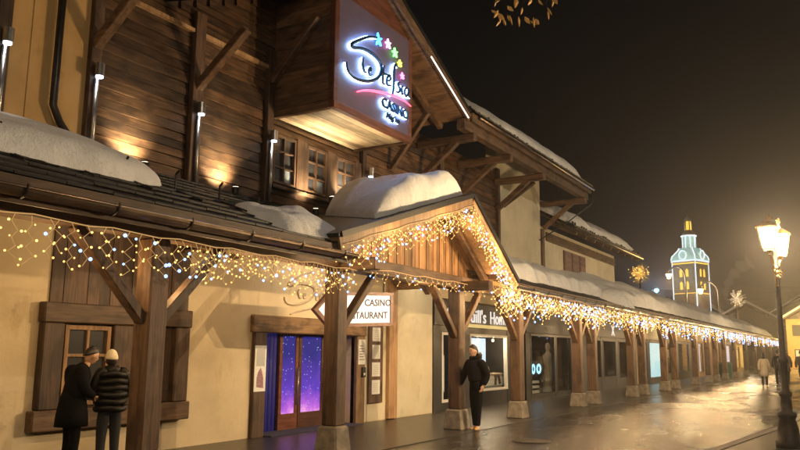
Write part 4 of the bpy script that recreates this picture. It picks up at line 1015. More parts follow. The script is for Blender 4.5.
# far gooseneck lamps and blue light
def goose(x, y, h, s, lab, e):
    t = thing('gooseneck_lamp', lab, 'street lamp', (x, y, 0), 'curved lamps by the church')
    pts = [(x, y, 0), (x, y, h-1.4)]+[(x-s*.8*(1-cos(a)), y, h-1.4+1.4*sin(a)) for a in [k*pi/10 for k in range(1, 9)]]
    MB().tube(pts, .09, 8).build('curved_pole', M['greypaint'], t, smooth=True)
    ex, ez = pts[-1][0], pts[-1][2]
    MB().lathe((ex, y, ez-.75), [(0, .18), (.5, .34), (.52, .3)], 8).build('lantern_glass', emit('far_lantern', (1, .72, .35), 7), t)
    MB().lathe((ex, y, ez-.22), [(0, .36), (.18, .1)], 8).build('cap', M['iron'], t)
    point('lamp_light', (ex, y-.1, ez-1.0), e, (1, .62, .28), .3, t)
goose(-16.0, 90, 11.5, 1.25, 'curved lamp with a warm lantern at the left of the church tower', 1500)
goose(-12.9, 92, 9.8, 1.3, 'curved lamp with a warm lantern at the right of the church tower', 1300)
t = thing('blue_floodlight', 'small blue green floodlight shining above the snow left of the church', 'floodlight', (-18.4, 86, 8.4))
MB().lathe((-18.4, 86, 8.3), [(0, .1), (.15, .26), (.3, .26), (.42, .1)], 12).build('lamp_head', emit('blue_head', (.15, .75, 1), 7), t)
MB().tube([(-18.4, 86, 0), (-18.4, 86, 8.3)], .09, 8).build('pole', M['greypaint'], t)
point('blue_light', (-18.4, 85.6, 8.6), 1400, (.25, .55, 1), .3, t)
# golden ornament on a pole
t = thing('star_ornament', 'golden lit Christmas star ornament above the snowy roof edge', 'ornament', (-12.2, 52, 0))
MB().tube([(-12.2, 52, 0), (-12.2, 52, 6.3)], .06, 6).build('pole', M['greypaint'], t)
mb = MB(); rnd = random.Random(3)
for k in range(130):
    d = Vector((rnd.gauss(0, 1), rnd.gauss(0, 1), rnd.gauss(0, 1))).normalized(); c_ = Vector((-12.2, 52, 6.95))
    mb.tube([c_+d*.1, c_+d*rnd.uniform(.35, .8)], [.018, .008], 4)
mb.build('golden_rays', simple('gold_tinsel', (.6, .38, .08), .35, .6, .3, 9, 0, (1, .6, .12), .35), t)
mb = MB()
for k in range(60):
    d = Vector((rnd.gauss(0, 1), rnd.gauss(0, 1), rnd.gauss(0, 1))).normalized(); mb.octa(Vector((-12.2, 52, 6.95))+d*rnd.uniform(.3, .8), .035)
mb.build('ray_bulbs', M['bulb_warm'], t, kind='stuff')

# ------------------------------------------------------------------ church tower
cx, cy = -21.4, 125.0
ch = thing('church_tower', 'floodlit church tower with outlined edges, teal drum and golden lantern', 'tower', (cx, cy, 0)); ch.scale = (.83, .83, .94)
th = radians(-20)
def cr(x, y): return (cx+x*cos(th)-y*sin(th), cy+x*sin(th)+y*cos(th))
def sqp(h, z): return [(*cr(x*h, y*h), z) for x, y in ((-1, -1), (1, -1), (1, 1), (-1, 1))]
M['chstone'] = simple('church_stone', (.20, .165, .13), .9, 0, .2, 2, .2)
M['outline'] = emit('white_outline_light', (.82, .92, 1), .9, False); M['goldlit'] = emit('gold_glow', (1, .58, .06), 1.1, False); M['teallit'] = simple('glowing_green_copper', (.45, .62, .6), .7, 0, .2, 3, .1, (.45, .82, .75), .26)  # floodlit look of copper and trim put in as their own glow
mb = MB(); mb.hexa(sqp(2.35, 0)+sqp(2.35, 16.9)); mb.build('shaft', M['chstone'], ch)
mb = MB(); mb.hexa(sqp(2.55, 16.9)+sqp(2.5, 17.15)); mb.build('cornice', M['outline'], ch)
for x, y in ((-1, -1), (1, -1), (1, 1), (-1, 1)):
    p = cr(x*2.36, y*2.36); MB().box(p[0]-.09, p[0]+.09, p[1]-.09, p[1]+.09, 0, 16.85).build('corner_outline', M['outline'], ch)
prof = [(17.2, 2.5), (17.8, 2.35), (18.4, 1.9), (18.9, 1.5), (19.3, 1.35)]
mb = MB(); 
for i in range(len(prof)-1): mb.hexa(sqp(prof[i][1], prof[i][0])+sqp(prof[i+1][1], prof[i+1][0]-.002))
mb.build('curved_roof', M['teallit'], ch)
for sx_, sy_ in ((0, -1), (1, 0)):
    for s in (-1, 1):
        pts = []
        for z_, r_ in prof:
            q = (s*r_, -r_) if sy_ else (r_, s*r_)
            pts.append((*cr(*q), z_+.03))
        MB().tube(pts, .12, 6).build('roof_outline', M['outline'], ch)
    q = cr(0, -2.45) if sy_ else cr(2.45, 0); n_ = Vector((*cr(0, -1), 0))-Vector((cx, cy, 0)) if sy_ else Vector((*cr(1, 0), 0))-Vector((cx, cy, 0))
    # round clock gable with ring
    rg = MB(); c0 = Vector((q[0], q[1], 18.0)); tg = n_.cross(ZV).normalized()
    rg.tube([c0+n_*.12+tg*cos(a)*.75+ZV*sin(a)*.75 for a in [k*2*pi/20 for k in range(21)]], .11, 6); rg.build('clock_ring', M['outline'], ch)
    pr = MB(); pr.prism([c0-n_*.5+tg*cos(a)*.8+ZV*sin(a)*.8 for a in [k*2*pi/20 for k in range(20)]], n_*.55); o = pr.build('clock_gable', M['teallit'], ch); fix_normals(o)
    for zz in (12.9, 15.0):
        for s in (-.62, .62):
            pr = MB(); c1 = c0.copy(); c1.z = zz; base = c1-n_*.08+tg*s
            pr.prism([base-tg*.28-ZV*.65, base+tg*.28-ZV*.65, base+tg*.28+ZV*.4, base+ZV*.7, base-tg*.28+ZV*.4], n_*.04); o = pr.build('lit_opening', M['goldlit'], ch); fix_normals(o)
    b0 = c0.copy(); b0.z = 11.6; MB().beam(b0-n_*.06-tg*2.2, b0-n_*.06+tg*2.2, .1, .12).build('gold_string_course', M['goldlit'], ch)
    b0.z = 16.6; MB().beam(b0-n_*.06-tg*2.2, b0-n_*.06+tg*2.2, .1, .2).build('gold_string_course', M['goldlit'], ch)
MB().lathe((cx, cy, 19.3), [(0, 1.25), (2.0, 1.2), (2.02, 1.0)], 8).build('drum', M['teallit'], ch)
for k in range(8):
    a = k*pi/4+.39; MB().box(cx+cos(a)*1.2-.09, cx+cos(a)*1.2+.09, cy+sin(a)*1.2-.09, cy+sin(a)*1.2+.09, 19.3, 21.3).build('drum_outline', M['outline'], ch)
MB().lathe((cx, cy, 21.3), [(0, 1.5), (.15, 1.5), (.2, 1.4)], 12).build('drum_cornice', M['outline'], ch)
MB().lathe((cx, cy, 21.5), [(0, 1.35), (.4, 1.15), (.7, .8), (.9, .65)], 12).build('bell_roof', M['chstone'], ch, smooth=True)
MB().lathe((cx, cy, 22.4), [(0, .62), (1.5, .55), (1.52, .4)], 8).build('lantern_core', M['goldlit'], ch)
for k in range(6):
    a = k*pi/3; MB().box(cx+cos(a)*.7-.08, cx+cos(a)*.7+.08, cy+sin(a)*.7-.08, cy+sin(a)*.7+.08, 22.4, 23.95).build('lantern_column', M['chstone'], ch)
MB().lathe((cx, cy, 23.95), [(0, .85), (.3, .75), (.6, .35), (.9, .25), (1.2, .12), (2.4, .03)], 10).build('spire', M['chstone'], ch, smooth=True)
spot('tower_flood', (cx+8, cy-22, 3), (cx, cy, 14), 2600, (1, .7, .5), 40, .5, .5, ch)
spot('tower_flood', (cx-5, cy-14, 9), (cx, cy, 19), 2400, (.6, .9, 1), 45, .5, .5, ch)
# nave
nv = thing('church_nave', 'dark snow roofed nave behind the church tower', 'church', (cx-8, cy+14, 0))
MB().box(cx-12, cx+1, cy+8, cy+30, 0, 7).build('wall', M['chstone'], nv)
mb = MB(); mb.prism([(cx-12.5, cy+7.6, 7), (cx+1.5, cy+7.6, 7), (cx-5.5, cy+7.6, 11.2)], (0, 23, 0)); o = mb.build('roof', M['slate'], nv); fix_normals(o)

# ------------------------------------------------------------------ far houses at the street end
def house(x, y, w_, d, h, rh, lab, wall, wins, snowside=True, rot=0, lit=None):
    t = thing('far_house', lab, 'house', (x, y, 0))
    MB().box(x-w_/2, x+w_/2, y, y+d, 0, h).build('wall', wall, t)
    mb = MB(); mb.prism([(x-w_/2, y+.01, h), (x+w_/2, y+.01, h), (x, y+.01, h+rh*.93)], (0, d-.02, 0)); o = mb.build('gable', M['darkwood'], t); fix_normals(o)
    for s in (-1, 1):
        xo = x+s*(w_/2+.9); zo = h-rh*.9/(w_/2)*.93
        mb = MB(); mb.prism([(xo, y-1.2, zo), (x, y-1.2, h+rh), (x, y-1.2, h+rh+.22), (xo, y-1.2, zo+.22)], (0, d+2, 0)); o = mb.build('roof_slope', M['darkwood'], t); fix_normals(o)
        mb = MB(); mb.prism([(xo-s*.1, y-1.15, zo+.23), (x, y-1.15, h+rh+.22), (x, y-1.15, h+rh+.62), (xo-s*.1, y-1.15, zo+.55)], (0, d+1.9, 0)); o = mb.build('roof_snow', M['snow'], t); fix_normals(o)
    MB().box(x-w_*.2-.4, x-w_*.2+.4, y+d*.5, y+d*.5+.8, h+rh*.3, h+rh+1.3).build('chimney', M['stone'], t)
    for (wx, wz, on) in wins:
        f = MB().box(x+wx-.55, x+wx+.55, y-.06, y, wz-.7, wz+.7).build('window', M['darkwood'], t)
        MB().box(x+wx-.42, x+wx+.42, y-.08, y-.061, wz-.57, wz+.57).build('pane', M['warmlit'] if on else M['winpane'], f)
    return t
M['warmlit'] = emit('lit_room', (1, .66, .28), .9)
house(.3, 106, 15, 12, 6.0, 4.6, 'yellow floodlit house with brown windows closing the street', M['plaster_gold'],
      [(-6.3, 4.6, 0), (-4.6, 4.6, 0), (-2.4, 4.6, 0), (0, 4.6, 0), (2.5, 4.6, 0), (-6.2, 1.6, 1), (-3.8, 1.6, 1), (-1.2, 1.6, 1), (2, 1.6, 1)])
yh = thing('yellow_house_flood', 'street floodlight warming the yellow house front', 'floodlight', (-4, 97, 4.2))
MB().tube([(-4, 97, 0), (-4, 97, 4)], .07, 8).build('pole', M['iron'], yh); MB().lathe((-4, 97, 4), [(0, .1), (.2, .22), (.4, .2), (.5, .05)], 10).build('lamp_head', M['lampglass'], yh)
point('flood_light', (-4, 97.4, 4.9), 6500, (1, .66, .2), .3, yh)
house(-14, 128, 13, 12, 5.5, 3.8, 'dark chalet with snowy roof left of the yellow house', M['darkwood'], [(-3, 5.0, 1), (2, 4.6, 0)])
house(-7.5, 170, 17, 14, 8.5, 5, 'big dark chalet on the slope behind the yellow house', M['darkwood'], [(-4, 9, 0), (3, 8.5, 1)])
house(-30, 185, 16, 14, 8.5, 5, 'dark snow covered chalet on the slope between church and lamp', M['darkwood'], [(2, 8, 1), (5, 8, 0)])
house(6, 150, 16, 14, 9, 6, 'dark chalet with snowy roof above the yellow house at the right', M['darkwood'], [(-4, 8, 0)])
# small bare, frosted shrub lit white on the skyline
t = thing('frosted_tree', 'small frosted tree lit white behind the end of the arcade', 'tree', (-12.0, 100, 0))
MB().tube([(-12, 100, 0), (-11.95, 100, 4), (-12, 100, 8.3)], [.14, .1, .05], 6).build('trunk', M['darkwood'], t)
mb = MB(); rnd = random.Random(11)
for k in range(70):
    d = Vector((rnd.gauss(0, 1), rnd.gauss(0, 1), rnd.gauss(.3, 1))).normalized(); c_ = Vector((-12, 100, 8.3)); e_ = c_+d*rnd.uniform(.5, 1.2); mb.tube([c_+d*.1, e_], [.035, .01], 3); mb.octa(e_, rnd.uniform(.05, .1))
mb.build('crown', simple('frosted_twig', (.6, .6, .62), .8, 0, .2, 3, 0, (1, .85, .75), .12), t)  # white light on the crown put in as faint glow of the twigs

# chimney smoke: a thin curl
def smoke():
    m, tt, b = newmat('chimney_smoke'); tt.nodes.remove(b)
    pv = tt.nodes.new('ShaderNodeVolumePrincipled'); pv.inputs['Density'].default_value = .22; pv.inputs['Color'].default_value = (.9, .88, .85, 1); pv.inputs['Density Attribute'].default_value = ''
    tt.links.new(pv.outputs[0], tt.nodes['Material Output'].inputs['Volume'])
    pts = [(-16.6, 128, 9.6), (-16.9, 128, 11), (-16.5, 128, 12.6), (-15.4, 128.3, 14.2), (-14.4, 128.5, 15.2), (-12.5, 129, 16.2)]
    q = []
    for i in range(len(pts)-1):
        for j in range(4): q.append(Vector(pts[i]).lerp(Vector(pts[i+1]), j/4)+Vector((.15*sin(i*3+j*2), 0, 0)))
    mb = MB(); mb.tube(q, [.22+.06*i*(.8+.3*sin(i*1.7)) for i in range(len(q))], 10); mb.build('smoke', m, None, smooth=True, kind='stuff')
smoke()

# ------------------------------------------------------------------ overhanging branch at the top
t = thing('tree_branch', 'branch tips with dry golden leaves hanging in at the top of the photo', 'branch', (-3.3, 9.2, 6.6))
rnd = random.Random(8); br = MB()
br.tube([(-2.0, 9.4, 7.8), (-2.9, 9.2, 6.9), (-3.4, 9.0, 6.45), (-3.9, 8.9, 6.33)], [.03, .02, .012, .006], 6)
br.tube([(-2.9, 9.2, 6.9), (-3.15, 9.1, 6.4), (-3.2, 9.05, 6.2)], [.015, .008, .005], 5); br.tube([(-3.4, 9.0, 6.45), (-3.5, 9.0, 6.25)], [.008, .004], 5); br.build('twig', M['darkwood'], t)
M['leaf'] = simple('dry_leaf', (.7, .42, .14), .6, 0, .3, 12, .1)
for (px, pz) in ((-3.86, 6.16), (-3.80, 6.12), (-3.74, 6.17), (-3.66, 6.10), (-3.60, 6.14), (-3.46, 6.05), (-3.42, 6.02), (-3.36, 6.05), (-3.33, 6.0), (-3.18, 6.12), (-3.14, 6.10), (-3.5, 6.2), (-3.7, 6.25), (-3.9, 6.3), (-3.25, 6.22), (-3.05, 6.25))+tuple((rnd.uniform(-3.95, -3.05), rnd.uniform(6.14, 6.5)) for _ in range(10)):
    L_ = rnd.uniform(.10, .16); a = rnd.uniform(-1.1, 1.1); wv = rnd.uniform(.012, .035); c_ = Vector((px, 9.0+rnd.uniform(-.1, .1), pz)); d = Vector((sin(a), .2, -cos(a))); s_ = Vector((cos(a), .5, sin(a))).normalized(); n_ = d.cross(s_)*.012
    mb = MB(); pts = [c_, c_+d*L_*.35+s_*wv-n_, c_+d*L_*.7+s_*wv*.7-n_, c_+d*L_, c_+d*L_*.7-s_*wv*.7-n_, c_+d*L_*.35-s_*wv-n_, c_+d*L_*.5+n_]
    mb.add(pts, [(0, 1, 6), (1, 2, 6), (2, 3, 6), (3, 4, 6), (4, 5, 6), (5, 0, 6)]); mb.build('leaf', M['leaf'], t)

# ------------------------------------------------------------------ people
def skin_obj(name, verts, edges, radii, mat, parent, root=0, sub=2):
    me = bpy.data.meshes.new(name); me.from_pydata(verts, edges, []); me.materials.append(mat)
    o = bpy.data.objects.new(name, me); COL.objects.link(o); o.parent = parent
    m_ = o.modifiers.new('skin', 'SKIN'); m_.use_smooth_shade = True; m_.branch_smoothing = .6
    if not me.skin_vertices: me.skin_vertices.new() if hasattr(me.skin_vertices, 'new') else None
    d = me.skin_vertices[0].data
    for i, r in enumerate(radii):
        d[i].radius = r if isinstance(r, tuple) else (r, r); d[i].use_root = (i == root)
    s = o.modifiers.new('sub', 'SUBSURF'); s.levels = sub; s.render_levels = sub
    return o
BASE = dict(pelvis=(0, 0, .95), waist=(0, 0, 1.08), chest=(0, 0, 1.30), neck=(0, 0, 1.47), head0=(.015, 0, 1.56),
    shl=(0, .17, 1.41), ell=(-.02, .23, 1.13), wrl=(.05, .22, .88), shr=(0, -.17, 1.41), elr=(-.02, -.23, 1.13), wrr=(.05, -.22, .88),
    hpl=(0, .085, .90), knl=(.02, .095, .49), anl=(-.01, .10, .09), tol=(.14, .11, .035), hpr=(0, -.085, .90), knr=(.02, -.095, .49), anr=(-.01, -.10, .09), tor=(.14, -.11, .035))
def head(parent, c, yaw, pitch, skin, name='head', s=1.0, tilt=0):
    mb = MB(); n, m_ = 18, 14; c = Vector(c); R = Matrix.Rotation(yaw, 3, 'Z') @ Matrix.Rotation(pitch, 3, 'Y') @ Matrix.Rotation(tilt, 3, 'X'); vs = []; fs = []
    for j in range(m_+1):
        ph = pi*j/m_
        for i in range(n):
            a = 2*pi*i/n; x, y, z = sin(ph)*cos(a), sin(ph)*sin(a), cos(ph)
            X, Y, Z = x*.095, y*.075, z*.122
            if z < 0: Y *= 1+z*.35; X *= 1+z*.12
            if x > .2:                                              # face side
                if abs(y) < .28 and -.42 < z < .12: X += .022*(1-abs(y)/.28)*(1-abs(z+.16)/.28)
                if .05 < abs(y) < .6 and .02 < z < .3: X -= .010
                if z < -.6 and abs(y) < .4: X += .012
            if abs(y) > .93 and abs(z+.05) < .3: Y += math.copysign(.012, y)
            vs.append(Vector(c)+R @ Vector((X, Y, Z))*s)
    for j in range(m_):
        for i in range(n): fs.append((j*n+i, (j+1)*n+i, (j+1)*n+(i+1) % n, j*n+(i+1) % n))
    mb.add(vs, fs); h = MB_local(mb, name, skin, parent)
    def part(off, rad, mat, nm):
        q = MB(); cc = Vector(c)+R @ (Vector(off)*s); q.lathe((0, 0, 0), [(-rad[2], .001), (-rad[2]*.6, rad[0]*.8), (0, rad[0]), (rad[2]*.6, rad[0]*.8), (rad[2], .001)], 8)
        q.v = [tuple(cc+R @ Vector((v[0], v[1]*rad[1]/rad[0], v[2]))) for v in q.v]; MB_local(q, nm, mat, h)
    for sy in (-1, 1):
        part((.083, .030*sy, .015), (.012, .014, .008), M['eye'], 'eye'); part((.090, .032*sy, .036), (.006, .02, .004), M['hair'], 'eyebrow'); part((0, .082*sy, -.005), (.02, .01, .032), skin, 'ear')
    part((.088, 0, -.062), (.008, .024, .006), M['lip'], 'mouth')
    return h, R
M['eye'] = simple('eye_dark', (.05, .04, .035), .2, 0, .1, 10, 0); M['lip'] = simple('lip', (.36, .14, .11), .5, 0, .1, 10, 0)
def MB_local(mb, name, mat, parent, smooth=True):
    me = bpy.data.meshes.new(name); me.from_pydata([tuple(v) for v in mb.v], [], mb.f); me.materials.append(mat)
    o = bpy.data.objects.new(name, me); COL.objects.link(o); o.parent = parent
    me.polygons.foreach_set('use_smooth', [smooth]*len(me.polygons)); return o
def cap(parent, c, R, mat, name, low=.15, grow=1.10, s=1.0, back=0.0, seed=0, lump=.03, ribs=False):
    """hair or hat: shell over the skull, lower at the back"""
    mb = MB(); n, m_ = 20, 10; vs = []; fs = []
    for j in range(m_+1):
        for i in range(n):
            a = 2*pi*i/n; fb = (1-cos(a))/2                         # 0 front, 1 back
            ph = (pi*(.5-low)+pi*(.16+back)*fb)*j/m_+.0
            nn = 1+lump*noise.noise(Vector((cos(a)*3+seed, sin(a)*3, ph*4)))*2
            if ribs: nn += .02*sin(i*pi)
            X, Y, Z = sin(ph)*cos(a)*.095*grow*nn, sin(ph)*sin(a)*.078*grow*nn, cos(ph)*.122*grow*nn
            vs.append(Vector(c)+R @ Vector((X-.006, Y, Z))*s)
    for j in range(m_):
        for i in range(n): fs.append((j*n+i, (j+1)*n+i, (j+1)*n+(i+1) % n, j*n+(i+1) % n))
    mb.add(vs, fs); o = MB_local(mb, name, mat, parent); sm = o.modifiers.new('solid', 'SOLIDIFY'); sm.thickness = .012; return o
def hand(parent, w_, d, palm_n, skin, curl=.5):
    """five-fingered hand at wrist w_, pointing d, palm facing palm_n"""
    w_, d, n_ = Vector(w_), Vector(d).normalized(), Vector(palm_n).normalized(); s_ = d.cross(n_).normalized()
    v = [w_, w_+d*.04, w_+d*.085]; e = [(0, 1), (1, 2)]; r = [(.022, .016), (.032, .015), (.034, .013)]
    for k, (off, L) in enumerate(((-.028, .068), (-.009, .078), (.010, .072), (.028, .056))):
        b = w_+d*.085+s_*off; i0 = len(v); v += [b, b+(d*cos(curl*.5)+n_*sin(curl*.5))*L*.5, b+(d*cos(curl*.5)+n_*sin(curl*.5))*L*.5+(d*cos(curl*1.3)+n_*sin(curl*1.3))*L*.5]
        e += [(1, i0), (i0, i0+1), (i0+1, i0+2)]; r += [.009, .0085, .007]
    i0 = len(v); b = w_+d*.03-s_*.03; v += [b, b-s_*.022+d*.03, b-s_*.024+d*.058+n_*.012]; e += [(0, i0), (i0, i0+1), (i0+1, i0+2)]; r += [.011, .010, .008]
    return skin_obj('hand', [tuple(x) for x in v], e, r, skin, parent, 0, 1)
def person(label, loc, rotz, pose=None, top=None, trousers=None, shoes=None, hairc=None, hat=None, head_yaw=0, head_pitch=0, head_tilt=0, scale=1.0, bulk=1.0, coat_len=0, hands=True, group=None, long_hair=False, quilt=False, hood=False):
    P = dict(BASE); P.update(pose or {}); t = thing('person', label, 'person', loc, group); t.rotation_euler = (0, 0, rotz); t.scale = (scale,)*3
    names = ['pelvis', 'waist', 'chest', 'neck', 'head0', 'shl', 'ell', 'wrl', 'shr', 'elr', 'wrr', 'hpl', 'knl', 'anl', 'tol', 'hpr', 'knr', 'anr', 'tor']
    E_ = [('pelvis', 'waist'), ('waist', 'chest'), ('chest', 'neck'), ('neck', 'head0'), ('chest', 'shl'), ('shl', 'ell'), ('ell', 'wrl'), ('chest', 'shr'), ('shr', 'elr'), ('elr', 'wrr'),
          ('pelvis', 'hpl'), ('hpl', 'knl'), ('knl', 'anl'), ('anl', 'tol'), ('pelvis', 'hpr'), ('hpr', 'knr'), ('knr', 'anr'), ('anr', 'tor')]
    def chain(sub, rad, name, mat, lvl=2):
        idx = {n_: i for i, n_ in enumerate(sub)}; EE = E_
        if 'upper' in idx: EE = [e for e in E_ if e not in (('chest', 'neck'), ('chest', 'shl'), ('chest', 'shr'))]+[('chest', 'upper'), ('upper', 'neck'), ('neck', 'collar'), ('upper', 'shl'), ('upper', 'shr')]
        return skin_obj(name, [P[n_] for n_ in sub], [(idx[a], idx[b]) for a, b in EE if a in idx and b in idx], [rad[n_] for n_ in sub], mat, t, 0, lvl)
    body = dict(pelvis=(.09, .10), waist=(.06, .08), chest=(.05, .07), neck=.048, head0=.05, shl=.035, ell=.038, wrl=.026, shr=.035, elr=.038, wrr=.026, hpl=.085, knl=.052, anl=.034, tol=.025, hpr=.085, knr=.052, anr=.034, tor=.025)
    chain(names, body, 'body', M['skin'])
    P['hem'] = tuple(Vector(P['pelvis'])-Vector((0, 0, .10))); P['collar'] = tuple(Vector(P['neck'])+(Vector(P['head0'])-Vector(P['neck']))*.35); P['upper'] = tuple(Vector(P['chest']).lerp(Vector(P['neck']), .55))
    b = bulk; jk = dict(hem=(.10*b, .12*b), collar=.072*b, upper=(.13*b, .165*b), pelvis=(.135*b, .165*b), waist=(.14*b, .17*b), chest=(.145*b, .185*b), neck=.082*b, shl=.088*b, ell=.066*b, wrl=.050*b, shr=.088*b, elr=.066*b, wrr=.050*b)
    chain(['pelvis', 'waist', 'chest', 'upper', 'neck', 'collar'], jk, 'jacket', top or M['blackcloth'])
    for s_ in 'lr':
        u_ = Vector(P['upper']).lerp(Vector(P['sh'+s_]), .45); skin_obj('sleeve', [tuple(u_), P['sh'+s_], P['el'+s_], P['wr'+s_]], [(0, 1), (1, 2), (2, 3)], [.09*b, .083*b, .064*b, .047*b], top or M['blackcloth'], t, 0, 2)
    tr = dict(waist=(.10, .13), pelvis=(.122, .15), hpl=.105, knl=.074, anl=.056, hpr=.105, knr=.074, anr=.056)
    chain(['pelvis', 'waist', 'hpl', 'knl', 'anl', 'hpr', 'knr', 'anr'], tr, 'trousers', trousers or M['jean'])
    for s in 'lr':
        a, c_ = Vector(P['an'+s]), Vector(P['to'+s]); hb = a-(c_-a)*.25; hb.z = .04
        skin_obj('shoe', [tuple(hb), (a.x, a.y, .055), tuple(a.lerp(c_, .6)*1.0-Vector((0, 0, 0))), (c_.x, c_.y, .035)], [(0, 1), (1, 2), (2, 3)], [(.036, .042), (.045, .05), (.042, .038), (.036, .026)], shoes or M['blackcloth'], t, 0, 1)
    if coat_len:
        pv = P['pelvis']; mb = MB(); mb.lathe((pv[0], pv[1], 0), [(pv[2]-coat_len, .195*b), (pv[2]-coat_len*.5, .185*b), (pv[2]+.06, .155*b), (pv[2]+.16, .13*b)], 18); o = MB_local(mb, 'coat_skirt', top, t)
    if hood:
        c_ = Vector(P['neck'])+Vector((-.03, 0, .05)); mb = MB(); mb.tube([c_+Vector((cos(a)*.085, sin(a)*.09, .012*cos(a*2)-.03*cos(a))) for a in [q*2*pi/16 for q in range(17)]], .038, 8, False); MB_local(mb, 'hood', top, t)
    if quilt:                                                       # horizontal tubes of a puffer jacket
        for k in range(6):
            z = P['pelvis'][2]-.06+k*.095; u = k/5; cxq = P['pelvis'][0]*(1-u)+P['chest'][0]*u; cyq = P['pelvis'][1]*(1-u)+P['chest'][1]*u
            mb = MB(); mb.tube([(cxq+cos(a)*.135*b, cyq+sin(a)*.18*b, z+.01*sin(a*3+k)) for a in [q*2*pi/20 for q in range(21)]], .044, 8, False); MB_local(mb, 'quilt_ring', top, t)
        c_ = Vector(P['neck']); mb = MB(); mb.lathe((c_.x, c_.y, c_.z-.05), [(0, .12), (.04, .125), (.09, .10), (.1, .08)], 16); MB_local(mb, 'collar', top, t)
    hc = Vector(P['head0'])+Vector((.012, 0, .085))
    if head_tilt or head_pitch: hc += Vector((.03*sin(head_pitch), 0, 0))
    h, R = head(t, hc, head_yaw, head_pitch, M['skin'], tilt=head_tilt)
    if hat: cap(t, hc, R, hat, 'beanie', low=.06, grow=1.16, lump=.01, back=-.05, ribs=True)
    if hairc and not hat: cap(t, hc, R, hairc, 'hair', low=.22, grow=1.14, lump=.06, back=.16, seed=loc[0])
    if hat and hairc: cap(t, hc, R, hairc, 'hair', low=.0, grow=1.05, lump=.05, back=.2, seed=1)
    if long_hair:
        mb = MB(); mb.lathe((hc.x-.045, hc.y, hc.z-.22), [(0, .06), (.1, .09), (.2, .095), (.28, .06)], 12); MB_local(mb, 'long_hair', hairc, t)
    if hands:
        for s, sg in (('l', 1), ('r', -1)):
            wv = Vector(P['wr'+s]); dv = (wv-Vector(P['el'+s])); hand(t, wv, dv, (0, -sg, 0) if 'palm_'+s not in P else P['palm_'+s], M['skin'])
    return t
# man in black leaning on the post: right hand on the post, left hand in pocket
person('man in black hoodie and trousers with tan shoes leaning on the post', (-6.78, 14.42, 0.0), radians(-98),
       dict(pelvis=(-.02, .0, .95), waist=(-.01, -.01, 1.08), chest=(0, -.03, 1.30), neck=(.02, -.04, 1.45), head0=(.035, -.045, 1.53),
            shl=(0, .15, 1.38), ell=(-.06, .24, 1.12), wrl=(.04, .20, .92), shr=(.0, -.20, 1.38), elr=(.02, -.29, 1.12), wrr=(.08, -.36, .90),
            hpl=(0, .075, .88), knl=(.03, .06, .48), anl=(.03, .04, .09), tol=(.17, .06, .035), hpr=(0, -.085, .88), knr=(.0, -.07, .48), anr=(-.02, -.05, .09), tor=(.12, -.07, .035)),
       top=M['blackcloth'], trousers=M['blackcloth'], shoes=M['tanshoe'], hairc=M['hair'], head_yaw=radians(-12), head_pitch=.12, scale=1.0, bulk=1.12, hood=True)
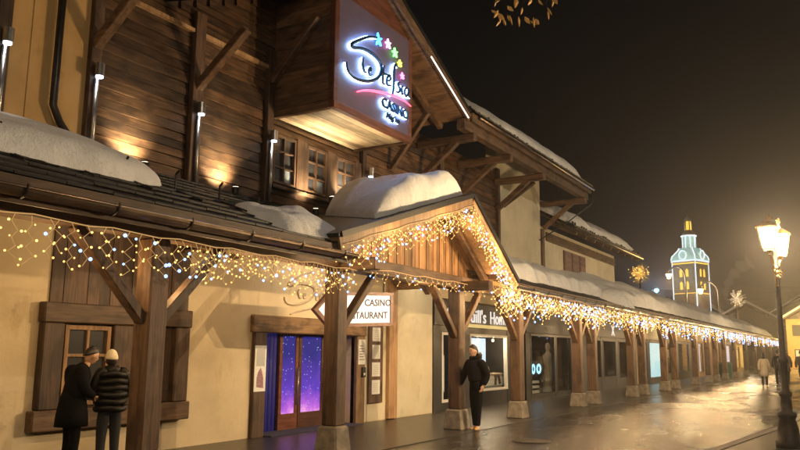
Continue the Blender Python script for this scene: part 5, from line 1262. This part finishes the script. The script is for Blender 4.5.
# couple at the left, seen from behind and the side, heads together
person('tall person in a long black coat leaning to the companion in the beanie', (-8.62, 6.28, .012), radians(78),
       dict(chest=(.05, -.01, 1.30), neck=(.12, -.02, 1.45), head0=(.18, -.03, 1.51), wrl=(.20, .16, 1.06), ell=(.06, .26, 1.14), wrr=(.22, -.16, 1.05), elr=(.05, -.26, 1.12)),
       top=M['blackcloth'], trousers=M['blackcloth'], hairc=M['hair'], head_yaw=radians(-5), head_pitch=.35, coat_len=.30, bulk=1.12, scale=.935)
person('person in a cream beanie and glossy black puffer jacket seen from behind', (-8.45, 6.72, .012), radians(160),
       dict(chest=(.02, 0, 1.28), neck=(.03, 0, 1.44), head0=(.05, .01, 1.50), wrl=(.18, .14, 1.0), ell=(.02, .27, 1.10), wrr=(.18, -.14, 1.0), elr=(.02, -.27, 1.10)),
       top=M['puffer'], trousers=M['jean'], hairc=M['hair'], hat=M['knit'], head_pitch=.1, bulk=1.10, scale=.915, quilt=True)
WALK = dict(knl=(.14, .09, .50), anl=(.22, .09, .10), tol=(.36, .10, .06), knr=(-.02, -.09, .50), anr=(-.24, -.09, .13), tor=(-.13, -.10, .04), wrl=(-.06, .22, .90), wrr=(.16, -.22, .92), ell=(-.06, .24, 1.13), elr=(.02, -.24, 1.13))
person('woman in a pale coat walking down the wet street', (-3.9, 41.2, 0), radians(95), WALK, top=M['palecoat'], trousers=M['blackcloth'], hairc=M['hair'], coat_len=.36, hands=False, long_hair=True, scale=.95, bulk=1.1)
person('dark clad walker just right of the woman in the pale coat', (-3.45, 43.4, 0), radians(92), WALK, top=M['blackcloth'], trousers=M['blackcloth'], hairc=M['hair'], hands=False, scale=1.03, bulk=1.1)
person('tall dark clad walker directly left of the lamp pole', (-3.05, 42.6, 0), radians(88), dict(WALK), top=M['browncoat'], trousers=M['blackcloth'], hairc=M['hair'], coat_len=.2, hands=False, scale=1.06, bulk=1.12)
person('dark clad walker directly right of the lamp pole', (-2.45, 44.6, 0), radians(84), WALK, top=M['browncoat'], trousers=M['blackcloth'], hairc=M['hair'], hands=False, scale=1.04, bulk=1.1)
person('walker in dark clothes at the right edge of the photo', (-2.0, 45.6, 0), radians(-85), WALK, top=M['blackcloth'], trousers=M['jean'], hairc=M['hair'], hands=False, scale=1.02)
person('distant walker under the yellow house', (-3.4, 62, 0), radians(-95), WALK, top=M['browncoat'], trousers=M['jean'], hairc=M['hair'], hands=False)

# ------------------------------------------------------------------ mist over the village
def haze():
    m, tt, b = newmat('village_mist'); tt.nodes.remove(b)
    pv = tt.nodes.new('ShaderNodeVolumePrincipled'); pv.inputs['Color'].default_value = (.92, .9, .88, 1); pv.inputs['Density'].default_value = .0010
    pv.inputs['Density Attribute'].default_value = ''; pv.inputs['Anisotropy'].default_value = .78
    tt.links.new(pv.outputs[0], tt.nodes['Material Output'].inputs['Volume'])
    MB().box(-420, 420, -65, 720, -1.6, 95).build('haze', m, kind='stuff')
haze()
